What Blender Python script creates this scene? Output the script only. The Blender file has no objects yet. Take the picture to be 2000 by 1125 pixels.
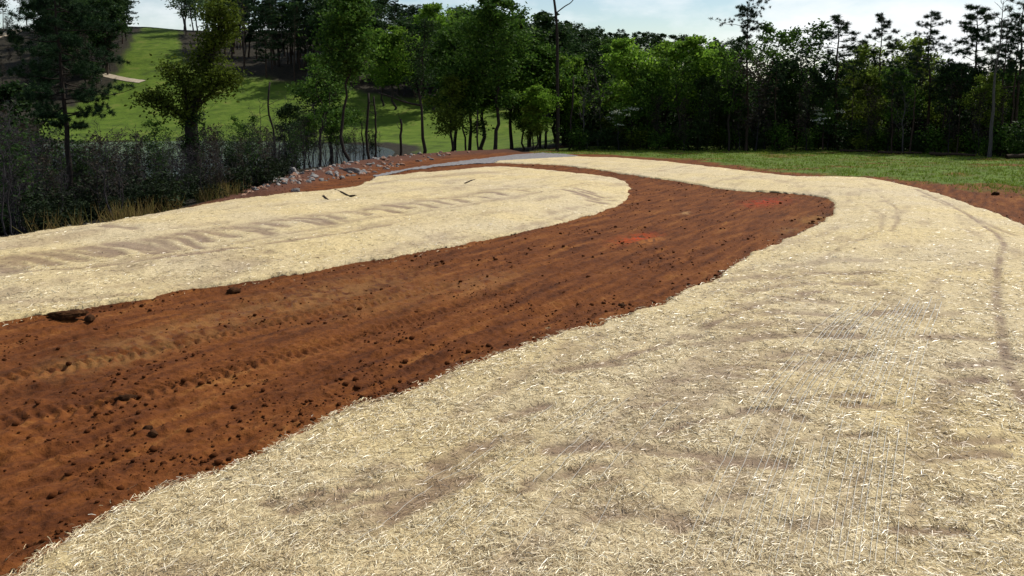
import bpy, math, random
import numpy as np
from mathutils import Vector

# ------------------------------------------------------------------ camera, sky, sun, exposure
SC = bpy.context.scene
COL = SC.collection
F = 1570.0                       # focal length in photograph pixels (2000 wide)
PITCH = math.radians(6.5)
SHIFT = (562.5 - 160.0) / F - math.tan(PITCH)      # lens shift (fraction of focal length)
cam_d = bpy.data.cameras.new('camera')
cam_d.sensor_width = 36.0
cam_d.lens = F / 2000.0 * 36.0
cam_d.shift_y = -SHIFT * F / 2000.0
cam_d.clip_start = 0.1
cam_d.clip_end = 6000
cam = bpy.data.objects.new('camera', cam_d)
COL.objects.link(cam)
cam.location = (0, 0, 0)
cam.rotation_euler = (math.pi / 2 - PITCH, 0, 0)
SC.camera = cam

SUN_AZ = math.radians(48)        # to the right of the view direction (+Y)
SUN_EL = math.radians(50)
world = bpy.data.worlds.new('World')
SC.world = world
world.use_nodes = True
wn, wl = world.node_tree.nodes, world.node_tree.links
bg = wn['Background']
sky = wn.new('ShaderNodeTexSky')
sky.sky_type = 'NISHITA'
sky.sun_disc = False
sky.sun_elevation = SUN_EL
sky.sun_rotation = SUN_AZ
sky.air_density = 1.0
sky.dust_density = 0.1
sky.ozone_density = 1.2
tc = wn.new('ShaderNodeTexCoord')
mp = wn.new('ShaderNodeMapping')
mp.inputs['Scale'].default_value = (1.0, 1.0, 2.6)
nz = wn.new('ShaderNodeTexNoise')
nz.inputs['Scale'].default_value = 3.4
nz.inputs['Detail'].default_value = 7
nz.inputs['Roughness'].default_value = 0.58
cr = wn.new('ShaderNodeValToRGB')
cr.color_ramp.elements[0].position = 0.47
cr.color_ramp.elements[1].position = 0.66
mx = wn.new('ShaderNodeMix')
mx.data_type = 'RGBA'
mx.inputs['B'].default_value = (10.4, 10.7, 10.9, 1)
wl.new(tc.outputs['Generated'], mp.inputs['Vector'])
wl.new(mp.outputs['Vector'], nz.inputs['Vector'])
wl.new(nz.outputs['Fac'], cr.inputs['Fac'])
wl.new(cr.outputs['Color'], mx.inputs['Factor'])
wl.new(sky.outputs['Color'], mx.inputs['A'])
wl.new(mx.outputs['Result'], bg.inputs['Color'])
bg.inputs['Strength'].default_value = 0.08

sun_d = bpy.data.lights.new('sun', 'SUN')
sun_d.energy = 4.4
sun_d.angle = math.radians(0.53)
sun_d.color = (1.0, 0.94, 0.84)
sun = bpy.data.objects.new('sun', sun_d)
COL.objects.link(sun)
sdir = Vector((math.sin(SUN_AZ) * math.cos(SUN_EL), math.cos(SUN_AZ) * math.cos(SUN_EL), math.sin(SUN_EL)))
sun.rotation_euler = sdir.to_track_quat('Z', 'Y').to_euler()
sun.location = (60, 60, 80)

SC.render.engine = 'CYCLES'
SC.view_settings.view_transform = 'Standard'
SC.view_settings.look = 'None'
SC.view_settings.gamma = 1.0
SC.view_settings.exposure = 0.32
SC.view_settings.use_curve_mapping = False

RNG = np.random.default_rng(11)
random.seed(5)

# ------------------------------------------------------------------ small maths helpers
def sstep(a, b, x):
    t = np.clip((np.asarray(x, float) - a) / (b - a), 0, 1)
    return t * t * (3 - 2 * t)

def _hash(ix, iy, s):
    h = (ix.astype(np.int64) * 374761393 + iy.astype(np.int64) * 668265263 + s * 1442695041) & 0xffffffff
    h = ((h ^ (h >> 13)) * 1274126177) & 0xffffffff
    h = h ^ (h >> 16)
    return (h & 0xffff) / 65535.0

def vnoise(x, y, s=0):
    ix, iy = np.floor(x), np.floor(y)
    fx, fy = x - ix, y - iy
    ux, uy = fx * fx * (3 - 2 * fx), fy * fy * (3 - 2 * fy)
    a = _hash(ix, iy, s); b = _hash(ix + 1, iy, s); c = _hash(ix, iy + 1, s); d = _hash(ix + 1, iy + 1, s)
    return (a + (b - a) * ux) * (1 - uy) + (c + (d - c) * ux) * uy

def fbm(x, y, o=4, s=0, g=0.5):
    x = np.asarray(x, float); y = np.asarray(y, float)
    t = 0; a = 1; n = 0
    for k in range(o):
        t = t + a * vnoise(x * 2 ** k + 17.3 * k, y * 2 ** k - 9.1 * k, s + k)
        n += a; a *= g
    return t / n

def seg_dist(x, y, pts, closed=False, width_info=False):
    """distance from points to polyline; also the signed side (+ = left of travel)"""
    P = np.asarray(pts, float)
    n = len(P) if closed else len(P) - 1
    best = np.full(x.shape, 1e9); side = np.zeros(x.shape); bx = np.zeros(x.shape); by = np.zeros(x.shape)
    for i in range(n):
        a, b = P[i], P[(i + 1) % len(P)]
        d = b - a; L2 = max(d @ d, 1e-9)
        t = np.clip(((x - a[0]) * d[0] + (y - a[1]) * d[1]) / L2, 0, 1)
        qx, qy = a[0] + t * d[0], a[1] + t * d[1]
        dd = np.hypot(x - qx, y - qy)
        m = dd < best
        best[m] = dd[m]; bx[m] = qx[m]; by[m] = qy[m]
        side[m] = np.sign(d[0] * (y - a[1]) - d[1] * (x - a[0]))[m]
    return best, side, bx, by

def inside(x, y, poly):
    P = np.asarray(poly, float)
    r = np.zeros(x.shape, bool)
    j = len(P) - 1
    for i in range(len(P)):
        xi, yi = P[i]; xj, yj = P[j]
        if yi != yj:
            c = ((yi > y) != (yj > y)) & (x < (xj - xi) * (y - yi) / (yj - yi) + xi)
            r ^= c
        j = i
    return r

def smooth_line(pts, n=3):
    P = np.asarray(pts, float)
    for _ in range(n):
        Q = [P[0]]
        for i in range(len(P) - 1):
            Q.append(P[i] * 0.75 + P[i + 1] * 0.25); Q.append(P[i] * 0.25 + P[i + 1] * 0.75)
        Q.append(P[-1]); P = np.array(Q)
    return P

CP, SP = math.cos(PITCH), math.sin(PITCH)
def ray(px, py):
    r = (px - 1000) / F; u = (562.5 - py) / F - SHIFT
    return np.array([r, CP + u * SP, -SP + u * CP])

# ------------------------------------------------------------------ terrain height
def plane(Y):
    return -3.9 - 0.045 * np.clip(Y, -40, 100) - 0.004 * np.clip(Y - 100, 0, 300)

def plane_hit(px, py, dz=0.):
    d = ray(px, py)
    # z = t*dz ; Y = t*dy ; -3.9 - .045*t*dy = t*dz
    t = (-3.9 + dz) / (d[2] + 0.045 * d[1])
    return (t * d[0], t * d[1])

EDGE_PX = [(-420, 541), (-200, 504), (0, 468), (100, 451), (230, 433), (330, 415), (470, 389), (505, 369), (600, 338),
           (700, 318), (800, 306), (900, 299), (1000, 295), (1080, 292)]
EDGE = [(-17, -60), (-16.5, 0)] + [plane_hit(*p) for p in EDGE_PX] + [(22, 150), (70, 270), (260, 700), (500, 1600)]
BANK = [plane_hit(*p) for p in [(470, 392), (520, 370), (600, 345), (700, 325), (800, 312), (900, 303), (990, 299)]]

def valley(x, Y):
    u = x / np.maximum(Y, 20)
    A = np.interp(u, [-1.5, -0.7, -0.45, -0.2, 0.0, 0.15, 0.3, 0.6, 2], [40, 42, 42, 38, 31, 20, 12, 9, 9])
    h = -14.6 + A * sstep(192, 430, Y)
    h = h + (fbm(x * 0.02, Y * 0.02, 3, 3) - 0.5) * 5 * sstep(200, 300, Y)
    return h

def H0(x, Y):
    x = np.asarray(x, float); Y = np.asarray(Y, float)
    d, side, _, _ = seg_dist(x, Y, EDGE)
    out = np.where(side > 0, d, 0.0)
    k = sstep(0, 1, out / 46.0) * 0.45 + np.clip(out / 46.0, 0, 1) * 0.55
    p = plane(Y)
    p = p + 2.3 * np.exp(-(x * x + Y * Y) / 9.0)
    # forest hill far behind the field
    far = sstep(130, 420, Y) * np.interp(x / np.maximum(Y, 20), [-0.2, 0, 0.15, 0.3, 0.6], [34, 26, 15, 7, 4])
    return p * (1 - k) + valley(x, Y) * k + far * (1 - k)

def at(px, py):
    d = ray(px, py)
    Y = np.concatenate([np.arange(3, 60, 0.1), np.arange(60, 250, 0.5), np.arange(250, 900, 2.0)])
    t = Y / d[1]
    g = t * d[2] - H0(t * d[0], Y)
    i = int(np.argmax(g < 0)) if (g < 0).any() else len(Y) - 1
    if i == 0: return (t[0] * d[0], Y[0])
    f = g[i - 1] / (g[i - 1] - g[i] + 1e-9)
    tt = t[i - 1] + f * (t[i] - t[i - 1])
    return (tt * d[0], tt * d[1])

# outlines of the ground covers, in plan
BLK_L = [plane_hit(*p) for p in [(-420, 530), (-200, 496), (0, 465), (100, 449), (230, 431), (330, 413), (470, 389), (560, 379), (640, 373),
    (692, 366), (724, 353), (735, 346), (800, 341), (880, 334), (950, 327), (1010, 328), (1080, 334), (1140, 341), (1195, 347),
    (1222, 355), (1230, 368), (1227, 385), (1207, 401), (1170, 415), (1100, 433), (1030, 450), (960, 464), (860, 484), (760, 503),
    (700, 512), (600, 531), (500, 547), (400, 559), (340, 568), (285, 583), (200, 596), (100, 612), (0, 626), (-200, 665), (-420, 715)]]
RIGHT_IN = [(-260, 1290), (-60, 1172), (45, 1112), (130, 1064), (240, 1010), (330, 960), (420, 918), (500, 888), (570, 858), (640, 822),
    (760, 780), (860, 740), (960, 702), (1060, 668), (1160, 636), (1230, 612), (1285, 600), (1330, 578), (1410, 537), (1450, 508),
    (1500, 483), (1560, 455), (1600, 437), (1624, 420), (1632, 405), (1628, 395), (1618, 386), (1560, 379), (1500, 375), (1440, 372),
    (1390, 366), (1330, 355), (1270, 347), (1200, 337), (1150, 329), (1090, 322), (1030, 320), (965, 318)]
RIGHT_OUT = [(975, 314.5), (1040, 311), (1120, 306.5), (1200, 309), (1300, 316), (1400, 328), (1500, 340), (1560, 346), (1640, 346),
    (1690, 348), (1740, 356), (1800, 370), (1860, 388), (1930, 413), (2000, 441), (2150, 512), (2350, 640)]
BLK_R = [plane_hit(*p) for p in RIGHT_IN] + [plane_hit(*p) for p in RIGHT_OUT] + [(9, 1), (7, -6), (-7, -5)]
GRAVEL = [plane_hit(*p) for p in [(728, 341), (790, 330), (850, 322), (960, 308), (1010, 302), (1060, 299), (1100, 301), (1130, 305), (1050, 311), (975, 314),
    (962, 319), (900, 322), (860, 325), (790, 333), (735, 344)]]
GRASS = [plane_hit(*p) for p in [(1040, 301), (1200, 304), (1350, 314), (1500, 335), (1620, 343), (1700, 345), (1800, 359), (1900, 372),
    (2000, 383), (2200, 412), (2500, 460)]] + [(90, 40), (110, 98), (40, 112), (14, 110), (2, 100)]
PASTURE_PX = [(40, 268), (60, 230), (205, 172), (228, 122), (250, 80), (268, 56), (355, 50), (362, 108), (385, 132), (500, 150), (640, 166),
    (760, 186), (860, 196), (1000, 210)]
PASTURE = [at(*p) for p in PASTURE_PX] + [(45, 200), (34, 150), (10, 112), (-16, 110), (-20, 150), (-23, 185), (-30, 192), (-60, 196), (-110, 196)]
SPOTS = [((1245, 460), 0.6, (0.42, 0.05, 0.006)), ((1495, 391), 1.1, (0.30, 0.028, 0.006)), ((1272, 466), 0.5, (0.32, 0.12, 0.03)),
         ((1595, 424), 0.8, (0.21, 0.11, 0.03)), ((1340, 412), 0.25, (0.36, 0.22, 0.10)), ((1540, 445), 0.6, (0.17, 0.085, 0.028)),
         ((640, 566), 1.5, (0.19, 0.09, 0.03)), ((350, 640), 1.0, (0.19, 0.09, 0.03)), ((930, 545), 0.9, (0.18, 0.08, 0.027)),
         ((240, 680), 0.7, (0.17, 0.09, 0.03)), ((470, 600), 0.7, (0.17, 0.08, 0.028)), ((780, 570), 1.2, (0.16, 0.07, 0.022))]
TRACKS = [smooth_line([plane_hit(*p) for p in L], 1) for L in (
    [(-80, 822), (120, 795), (270, 758), (420, 718), (560, 682), (700, 640), (850, 595), (1000, 555)],
    [(-80, 745), (150, 702), (320, 665), (520, 620), (700, 585), (860, 550)])]
RUTS = [smooth_line([plane_hit(*p) for p in L], 1) for L in (
    [(-80, 700), (300, 622), (700, 545), (1000, 485), (1200, 442)], [(-80, 905), (200, 850), (500, 760), (800, 672), (1100, 590), (1350, 500)],
    [(-80, 866), (300, 790), (700, 680), (1000, 600), (1250, 520)], [(0, 662), (400, 592), (800, 524), (1100, 462)], [(-80, 960), (250, 880), (560, 790), (900, 680)], [(500, 640), (900, 548), (1250, 470), (1450, 430)])]
BD = np.array([0.52, 0.856])      # direction of the bench in plan
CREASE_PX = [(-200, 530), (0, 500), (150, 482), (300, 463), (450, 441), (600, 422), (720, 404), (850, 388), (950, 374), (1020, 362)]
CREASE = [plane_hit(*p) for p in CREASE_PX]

def warp(x, Y):
    k = sstep(4, 9, np.hypot(x, Y))
    return (x + k * ((fbm(x * 1.3, Y * 1.3, 2, 150) - .5) * .34 + (fbm(x * 7, Y * 7, 2, 152) - .5) * .07),
            Y + k * ((fbm(x * 1.3, Y * 1.3, 2, 154) - .5) * .34 + (fbm(x * 7, Y * 7, 2, 156) - .5) * .07))

def relief(x, Y, fine=True):
    """returns (height offset, in-straw mask, in-left, in-right)"""
    xw, yw = warp(x, Y)
    inl = inside(xw, yw, BLK_L); inr = inside(xw, yw, BLK_R)
    dl, _, _, _ = seg_dist(xw, yw, BLK_L, True)
    dr, _, _, _ = seg_dist(xw, yw, BLK_R, True)
    st = inl | inr
    ds = np.minimum(dl, dr)
    de, side, _, _ = seg_dist(x, Y, EDGE)
    onpad = np.where(side > 0, 0.0, 1.0) * sstep(0.0, 1.5, de)
    rr = np.hypot(x, Y)
    near = 1 - sstep(60, 105, rr)
    z = np.zeros(x.shape)
    # bench sits a little below the blankets, with a shallow key trench along the blanket edge
    bench = (~st) & (rr < 90)
    z -= np.where(bench, 0.10 * sstep(0.05, 0.7, ds) * onpad * (1 - sstep(55, 70, Y)), 0)
    z -= np.where(bench, 0.07 * np.exp(-((ds - 0.18) / 0.14) ** 2) * near * onpad, 0)
    # blankets bulge gently
    z += np.where(inl, 0.32 * sstep(0, 3.2, dl) * (fbm(x * .35, Y * .35, 2, 9) * .8 + .4), 0)
    z += np.where(inr, 0.22 * sstep(0, 3.0, dr) * (fbm(x * .3, Y * .3, 2, 12) * 1.2 + .1), 0)
    dc, sc, _, _ = seg_dist(x, Y, CREASE)
    z += np.where(inl, 0.10 * np.exp(-(dc / 0.5) ** 2) * np.where(sc > 0, 1, 1), 0)
    # soil bank under the loose stone
    db, _, _, _ = seg_dist(x, Y, BANK)
    z += 0.45 * np.exp(-(db / 1.5) ** 2) * np.where(inl, 0.0, 1.0) * sstep(0, 2, de + 0.6)
    if fine:
        a = x * BD[0] + Y * BD[1]; b = x * BD[1] - Y * BD[0]
        soil = np.where(bench, 1.0, 0.0) * onpad * sstep(0.0, 0.25, ds)
        z += soil * near * ((fbm(a * 0.5, b * 3.2, 4, 20) - .5) * 0.13 + (fbm(x * 5, Y * 5, 4, 31, .62) - .5) * 0.105
                            + np.clip(fbm(x * 9, Y * 9, 2, 41) - .60, 0, 1) * 0.13)
        ms = (soil * near > 0) & (rr < 45)
        xs, ys, sn = x[ms], Y[ms], (soil * near)[ms]
        for T in TRACKS:
            dt, _, bx, by = seg_dist(xs, ys, T)
            al = bx * BD[0] + by * BD[1]
            w = np.exp(-(dt / 0.30) ** 4) * sn
            z[ms] += w * (np.sin((al + 0.35 * np.abs(dt)) * 2 * math.pi / 0.17) * 0.03 - 0.03)
        for T in RUTS:
            dt, _, _, _ = seg_dist(xs, ys, T)
            w = sn * (.35 + .65 * fbm(a[ms] * .6, b[ms] * .6, 2, 66))
            z[ms] += w * (-0.045 * np.exp(-(dt / .10) ** 2) + 0.022 * np.exp(-((dt - .22) / .09) ** 2))
        z += np.where(st, (fbm(x * 2.2, Y * 2.2, 4, 51) - .5) * 0.075 * near, 0)
        z += np.where(~st & ~bench, 0, 0)
        z += (1 - st) * (1 - soil) * (fbm(x * .8, Y * .8, 4, 61) - .5) * 0.16 * sstep(30, 60, rr)
    return z, st, inl, inr, ds

def H(x, Y):
    x = np.atleast_1d(np.asarray(x, float)); Y = np.atleast_1d(np.asarray(Y, float))
    return H0(x, Y) + relief(x, Y)[0]
def h1(x, Y, fine=False, base=False):
    x, Y = np.array([float(x)]), np.array([float(Y)])
    h = H0(x, Y)
    return float(h[0] if base or Y[0] > 106 else (h + relief(x, Y, fine)[0])[0])

# ------------------------------------------------------------------ object helpers
def link(o, parent=None):
    COL.objects.link(o)
    if parent is not None: o.parent = parent
    return o

def tag(o, label=None, cat=None, group=None, kind=None):
    if label: o['label'] = label
    if cat: o['category'] = cat
    if group: o['group'] = group
    if kind: o['kind'] = kind
    return o

def mk_mesh(name, V, quads=None, tris=None, mat=None, smooth=False):
    me = bpy.data.meshes.new(name)
    V = np.asarray(V, np.float32).reshape(-1, 3)
    q = np.zeros((0, 4), np.int32) if quads is None or len(quads) == 0 else np.asarray(quads, np.int32).reshape(-1, 4)
    t = np.zeros((0, 3), np.int32) if tris is None or len(tris) == 0 else np.asarray(tris, np.int32).reshape(-1, 3)
    me.vertices.add(len(V)); me.vertices.foreach_set('co', V.ravel())
    loops = np.concatenate([q.ravel(), t.ravel()])
    me.loops.add(len(loops)); me.loops.foreach_set('vertex_index', loops)
    starts = np.concatenate([np.arange(len(q)) * 4, len(q) * 4 + np.arange(len(t)) * 3]).astype(np.int32)
    me.polygons.add(len(starts)); me.polygons.foreach_set('loop_start', starts)
    if smooth: me.polygons.foreach_set('use_smooth', np.ones(len(starts), bool))
    me.update(calc_edges=True)
    if mat: me.materials.append(mat)
    return me

def set_col(me, name, arr):
    a = me.attributes.new(name, 'FLOAT_COLOR', 'POINT')
    A = np.ones((len(me.vertices), 4), np.float32); A[:, :arr.shape[1]] = arr
    a.data.foreach_set('color', A.ravel())

class MB:
    """collects pieces of one mesh"""
    def __init__(s): s.V = []; s.Q = []; s.T = []; s.n = 0
    def add(s, V, Q=None, T=None):
        V = np.asarray(V, float).reshape(-1, 3)
        if Q is not None and len(Q): s.Q.append(np.asarray(Q).reshape(-1, 4) + s.n)
        if T is not None and len(T): s.T.append(np.asarray(T).reshape(-1, 3) + s.n)
        s.V.append(V); s.n += len(V)
    def tube(s, path, rad, sides=6, cap=True):
        P = np.asarray(path, float); n = len(P); R = np.broadcast_to(np.asarray(rad, float), (n,))
        tan = np.gradient(P, axis=0); tan /= np.linalg.norm(tan, axis=1)[:, None] + 1e-9
        ref = np.array([0.31, 0.95, 0.05]) if abs(tan[0] @ np.array([0.31, 0.95, 0.05])) < 0.9 else np.array([1., 0, 0])
        u = np.cross(tan, ref); u /= np.linalg.norm(u, axis=1)[:, None] + 1e-9
        v = np.cross(tan, u)
        a = np.arange(sides) * 2 * math.pi / sides
        V = P[:, None, :] + R[:, None, None] * (np.cos(a)[None, :, None] * u[:, None, :] + np.sin(a)[None, :, None] * v[:, None, :])
        i = np.arange(n - 1)[:, None] * sides; j = np.arange(sides)[None, :]; k = (j + 1) % sides
        Q = np.stack([i + j, i + k, i + sides + k, i + sides + j], -1).reshape(-1, 4)
        T = []
        if cap and sides == 4: Q = np.concatenate([Q, [[(n - 1) * 4 + m for m in range(4)]]])
        elif cap: T = [[(n - 1) * sides, (n - 1) * sides + m, (n - 1) * sides + m + 1] for m in range(1, sides - 1)]
        s.add(V.reshape(-1, 3), Q, T)
    def leaves(s, C, size, rng, aspect=1.7, upbias=0.0):
        """rhombic leaf faces with random orientation at the centres C"""
        C = np.asarray(C, float); n = len(C)
        if n == 0: return
        sz = np.broadcast_to(np.asarray(size, float), (n,))
        a = rng.normal(size=(n, 3)); a[:, 2] *= 0.7; a /= np.linalg.norm(a, axis=1)[:, None]
        b = rng.normal(size=(n, 3)); b -= (b * a).sum(1)[:, None] * a; b /= np.linalg.norm(b, axis=1)[:, None]
        L = (sz * 0.5 * math.sqrt(aspect))[:, None]; W = (sz * 0.5 / math.sqrt(aspect))[:, None]
        nrm = np.cross(a, b)
        V = np.stack([C - a * L, C + b * W + nrm * W * .3, C + a * L, C - b * W + nrm * W * .3], 1).reshape(-1, 3)
        s.add(V, np.arange(n * 4).reshape(-1, 4))
    def blades(s, base, tip, w, rng):
        base = np.asarray(base, float); tip = np.asarray(tip, float); n = len(base)
        d = tip - base
        p = np.cross(d, rng.normal(size=(n, 3))); p /= np.linalg.norm(p, axis=1)[:, None] + 1e-9
        w = np.broadcast_to(np.asarray(w, float), (n,))[:, None]
        V = np.stack([base - p * w / 2, base + p * w / 2, tip], 1).reshape(-1, 3)
        s.add(V, None, np.arange(n * 3).reshape(-1, 3))
    def mesh(s, name, mat, smooth=False):
        return mk_mesh(name, np.concatenate(s.V), np.concatenate(s.Q) if s.Q else None, np.concatenate(s.T) if s.T else None, mat, smooth)

# ------------------------------------------------------------------ materials
def new_mat(name, rough=0.85, spec=0.2):
    m = bpy.data.materials.new(name); m.use_nodes = True
    b = m.node_tree.nodes['Principled BSDF']
    b.inputs['Roughness'].default_value = rough
    b.inputs['Specular IOR Level'].default_value = spec
    return m, m.node_tree.nodes, m.node_tree.links, b

def ramp(n, stops):
    r = n.new('ShaderNodeValToRGB')
    e = r.color_ramp.elements
    while len(e) < len(stops): e.new(0.5)
    for k, (p, c) in enumerate(stops):
        e[k].position = p; e[k].color = (*c, 1)
    return r

def noise(n, l, scale, detail=5, rough=0.55, vec=None):
    t = n.new('ShaderNodeTexNoise')
    t.inputs['Scale'].default_value = scale; t.inputs['Detail'].default_value = detail; t.inputs['Roughness'].default_value = rough
    if vec is not None: l.new(vec, t.inputs['Vector'])
    return t

def mixc(n, l, fac, a, b, mode='MIX'):
    m = n.new('ShaderNodeMix'); m.data_type = 'RGBA'; m.blend_type = mode
    for key, v in (('Factor', fac), ('A', a), ('B', b)):
        if isinstance(v, (tuple, list)): m.inputs[key].default_value = (*v, 1) if len(v) == 3 else v
        elif isinstance(v, (int, float)): m.inputs[key].default_value = v
        else: l.new(v, m.inputs[key])
    return m.outputs['Result']

def leaf_mat(name, c1, c2, c3, trans=0.35, rough=0.6):
    m, n, l, b = new_mat(name, rough, 0.06)
    g = n.new('ShaderNodeNewGeometry')
    oi = n.new('ShaderNodeObjectInfo')
    r = ramp(n, [(0.0, c1), (0.5, c2), (1.0, c3)])
    l.new(g.outputs['Random Per Island'], r.inputs['Fac'])
    hv = n.new('ShaderNodeHueSaturation')
    mr = n.new('ShaderNodeMapRange'); mr.inputs['To Min'].default_value = 0.75; mr.inputs['To Max'].default_value = 1.25
    l.new(oi.outputs['Random'], mr.inputs['Value']); l.new(mr.outputs['Result'], hv.inputs['Value'])
    l.new(r.outputs['Color'], hv.inputs['Color'])
    l.new(hv.outputs['Color'], b.inputs['Base Color'])
    tr = n.new('ShaderNodeBsdfTranslucent'); l.new(hv.outputs['Color'], tr.inputs['Color'])
    ms = n.new('ShaderNodeMixShader'); ms.inputs['Fac'].default_value = trans
    l.new(b.outputs['BSDF'], ms.inputs[1]); l.new(tr.outputs['BSDF'], ms.inputs[2])
    l.new(ms.outputs['Shader'], n['Material Output'].inputs['Surface'])
    return m

def bark_mat(name, c1, c2):
    m, n, l, b = new_mat(name, 0.95, 0.1)
    t = n.new('ShaderNodeTexCoord')
    mpg = n.new('ShaderNodeMapping'); mpg.inputs['Scale'].default_value = (6, 6, 1.2)
    l.new(t.outputs['Object'], mpg.inputs['Vector'])
    z = noise(n, l, 2.0, 6, 0.65, mpg.outputs['Vector'])
    r = ramp(n, [(0.3, c1), (0.7, c2)])
    l.new(z.outputs['Fac'], r.inputs['Fac']); l.new(r.outputs['Color'], b.inputs['Base Color'])
    bp = n.new('ShaderNodeBump'); bp.inputs['Strength'].default_value = 0.7; bp.inputs['Distance'].default_value = 0.05
    l.new(z.outputs['Fac'], bp.inputs['Height']); l.new(bp.outputs['Normal'], b.inputs['Normal'])
    return m

M = {}
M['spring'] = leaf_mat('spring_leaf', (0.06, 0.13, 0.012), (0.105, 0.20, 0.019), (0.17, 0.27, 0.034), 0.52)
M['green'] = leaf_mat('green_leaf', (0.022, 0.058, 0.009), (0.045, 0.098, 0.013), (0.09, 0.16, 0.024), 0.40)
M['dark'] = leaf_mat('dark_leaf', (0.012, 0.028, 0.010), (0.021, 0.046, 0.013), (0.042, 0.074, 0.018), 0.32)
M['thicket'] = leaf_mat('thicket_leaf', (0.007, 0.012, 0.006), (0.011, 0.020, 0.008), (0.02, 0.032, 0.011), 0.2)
M['olive'] = leaf_mat('olive_leaf', (0.05, 0.075, 0.010), (0.085, 0.125, 0.014), (0.14, 0.185, 0.025), 0.45)
M['yellow'] = leaf_mat('yellow_green_leaf', (0.10, 0.155, 0.018), (0.16, 0.23, 0.03), (0.22, 0.29, 0.05), 0.58)
M['pale'] = leaf_mat('pale_leaf', (0.07, 0.12, 0.05), (0.10, 0.16, 0.065), (0.15, 0.21, 0.09), 0.4)
M['needle'] = leaf_mat('pine_needle', (0.008, 0.02, 0.009), (0.014, 0.034, 0.013), (0.025, 0.05, 0.018), 0.2)
M['brown_leaf'] = leaf_mat('brown_leaf', (0.018, 0.016, 0.012), (0.035, 0.029, 0.022), (0.06, 0.05, 0.035), 0.25)
M['blossom'] = leaf_mat('blossom', (0.3, 0.36, 0.26), (0.42, 0.46, 0.36), (0.6, 0.6, 0.52), 0.3)
M['dry'] = leaf_mat('dry_grass', (0.16, 0.11, 0.04), (0.24, 0.18, 0.07), (0.12, 0.13, 0.03), 0.3)
M['bark'] = bark_mat('bark', (0.012, 0.010, 0.009), (0.045, 0.036, 0.030))
M['bark_grey'] = bark_mat('grey_bark', (0.04, 0.038, 0.036), (0.11, 0.10, 0.095))
M['twig'] = bark_mat('twig', (0.014, 0.013, 0.015), (0.05, 0.046, 0.05))
M['bark_pine'] = bark_mat('pine_bark', (0.022, 0.016, 0.013), (0.07, 0.048, 0.036))

def ground_mat():
    m, n, l, b = new_mat('ground_cover', 0.95, 0.12)
    tcn = n.new('ShaderNodeTexCoord'); V = tcn.outputs['Object']
    rot = n.new('ShaderNodeMapping'); rot.vector_type = 'TEXTURE'; rot.inputs['Rotation'].default_value = (0, 0, -math.atan2(BD[0], BD[1]))
    rot.inputs['Scale'].default_value = (1.0, 9.0, 1.0)
    l.new(V, rot.inputs['Vector'])
    z1 = noise(n, l, 3.2, 6, 0.6, rot.outputs['Vector'])
    z2 = noise(n, l, 0.35, 4, 0.55, V)
    z3 = noise(n, l, 11.0, 5, 0.65, V)
    soil = ramp(n, [(0.32, (0.036, 0.011, 0.004)), (0.45, (0.088, 0.027, 0.007)), (0.56, (0.138, 0.045, 0.0105)), (0.70, (0.225, 0.095, 0.025))])
    a = n.new('ShaderNodeMath'); a.operation = 'MULTIPLY_ADD'; a.inputs[1].default_value = 0.68; l.new(z1.outputs['Fac'], a.inputs[0])
    a2 = n.new('ShaderNodeMath'); a2.operation = 'MULTIPLY'; a2.inputs[1].default_value = 0.32; l.new(z3.outputs['Fac'], a2.inputs[0])
    l.new(a2.outputs[0], a.inputs[2]); l.new(a.outputs[0], soil.inputs['Fac'])
    at1 = n.new('ShaderNodeAttribute'); at1.attribute_name = 'tint'      # stains of other soils: colour + amount
    col = mixc(n, l, at1.outputs['Alpha'], soil.outputs['Color'], at1.outputs['Color'])
    at2 = n.new('ShaderNodeAttribute'); at2.attribute_name = 'cover'     # R field grass, G wood floor, B pasture
    sp = n.new('ShaderNodeSeparateColor'); l.new(at2.outputs['Color'], sp.inputs['Color'])
    gz = noise(n, l, 0.9, 6, 0.65, V)
    gr = ramp(n, [(0.32, (0.07, 0.06, 0.018)), (0.5, (0.065, 0.105, 0.014)), (0.68, (0.12, 0.18, 0.028))])
    l.new(gz.outputs['Fac'], gr.inputs['Fac'])
    pz = noise(n, l, 0.16, 9, 0.78, V)
    pr = ramp(n, [(0.3, (0.022, 0.034, 0.005)), (0.42, (0.045, 0.075, 0.006)), (0.54, (0.07, 0.115, 0.009)), (0.68, (0.125, 0.13, 0.03))])
    l.new(pz.outputs['Fac'], pr.inputs['Fac'])
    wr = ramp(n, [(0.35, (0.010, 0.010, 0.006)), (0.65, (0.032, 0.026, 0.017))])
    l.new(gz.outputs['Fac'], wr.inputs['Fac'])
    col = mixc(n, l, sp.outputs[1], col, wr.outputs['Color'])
    col = mixc(n, l, sp.outputs[2], col, pr.outputs['Color'])
    col = mixc(n, l, sp.outputs[0], col, gr.outputs['Color'])
    l.new(col, b.inputs['Base Color'])
    bp = n.new('ShaderNodeBump'); bp.inputs['Strength'].default_value = 0.9; bp.inputs['Distance'].default_value = 0.05
    l.new(z3.outputs['Fac'], bp.inputs['Height']); l.new(bp.outputs['Normal'], b.inputs['Normal'])
    return m

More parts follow.
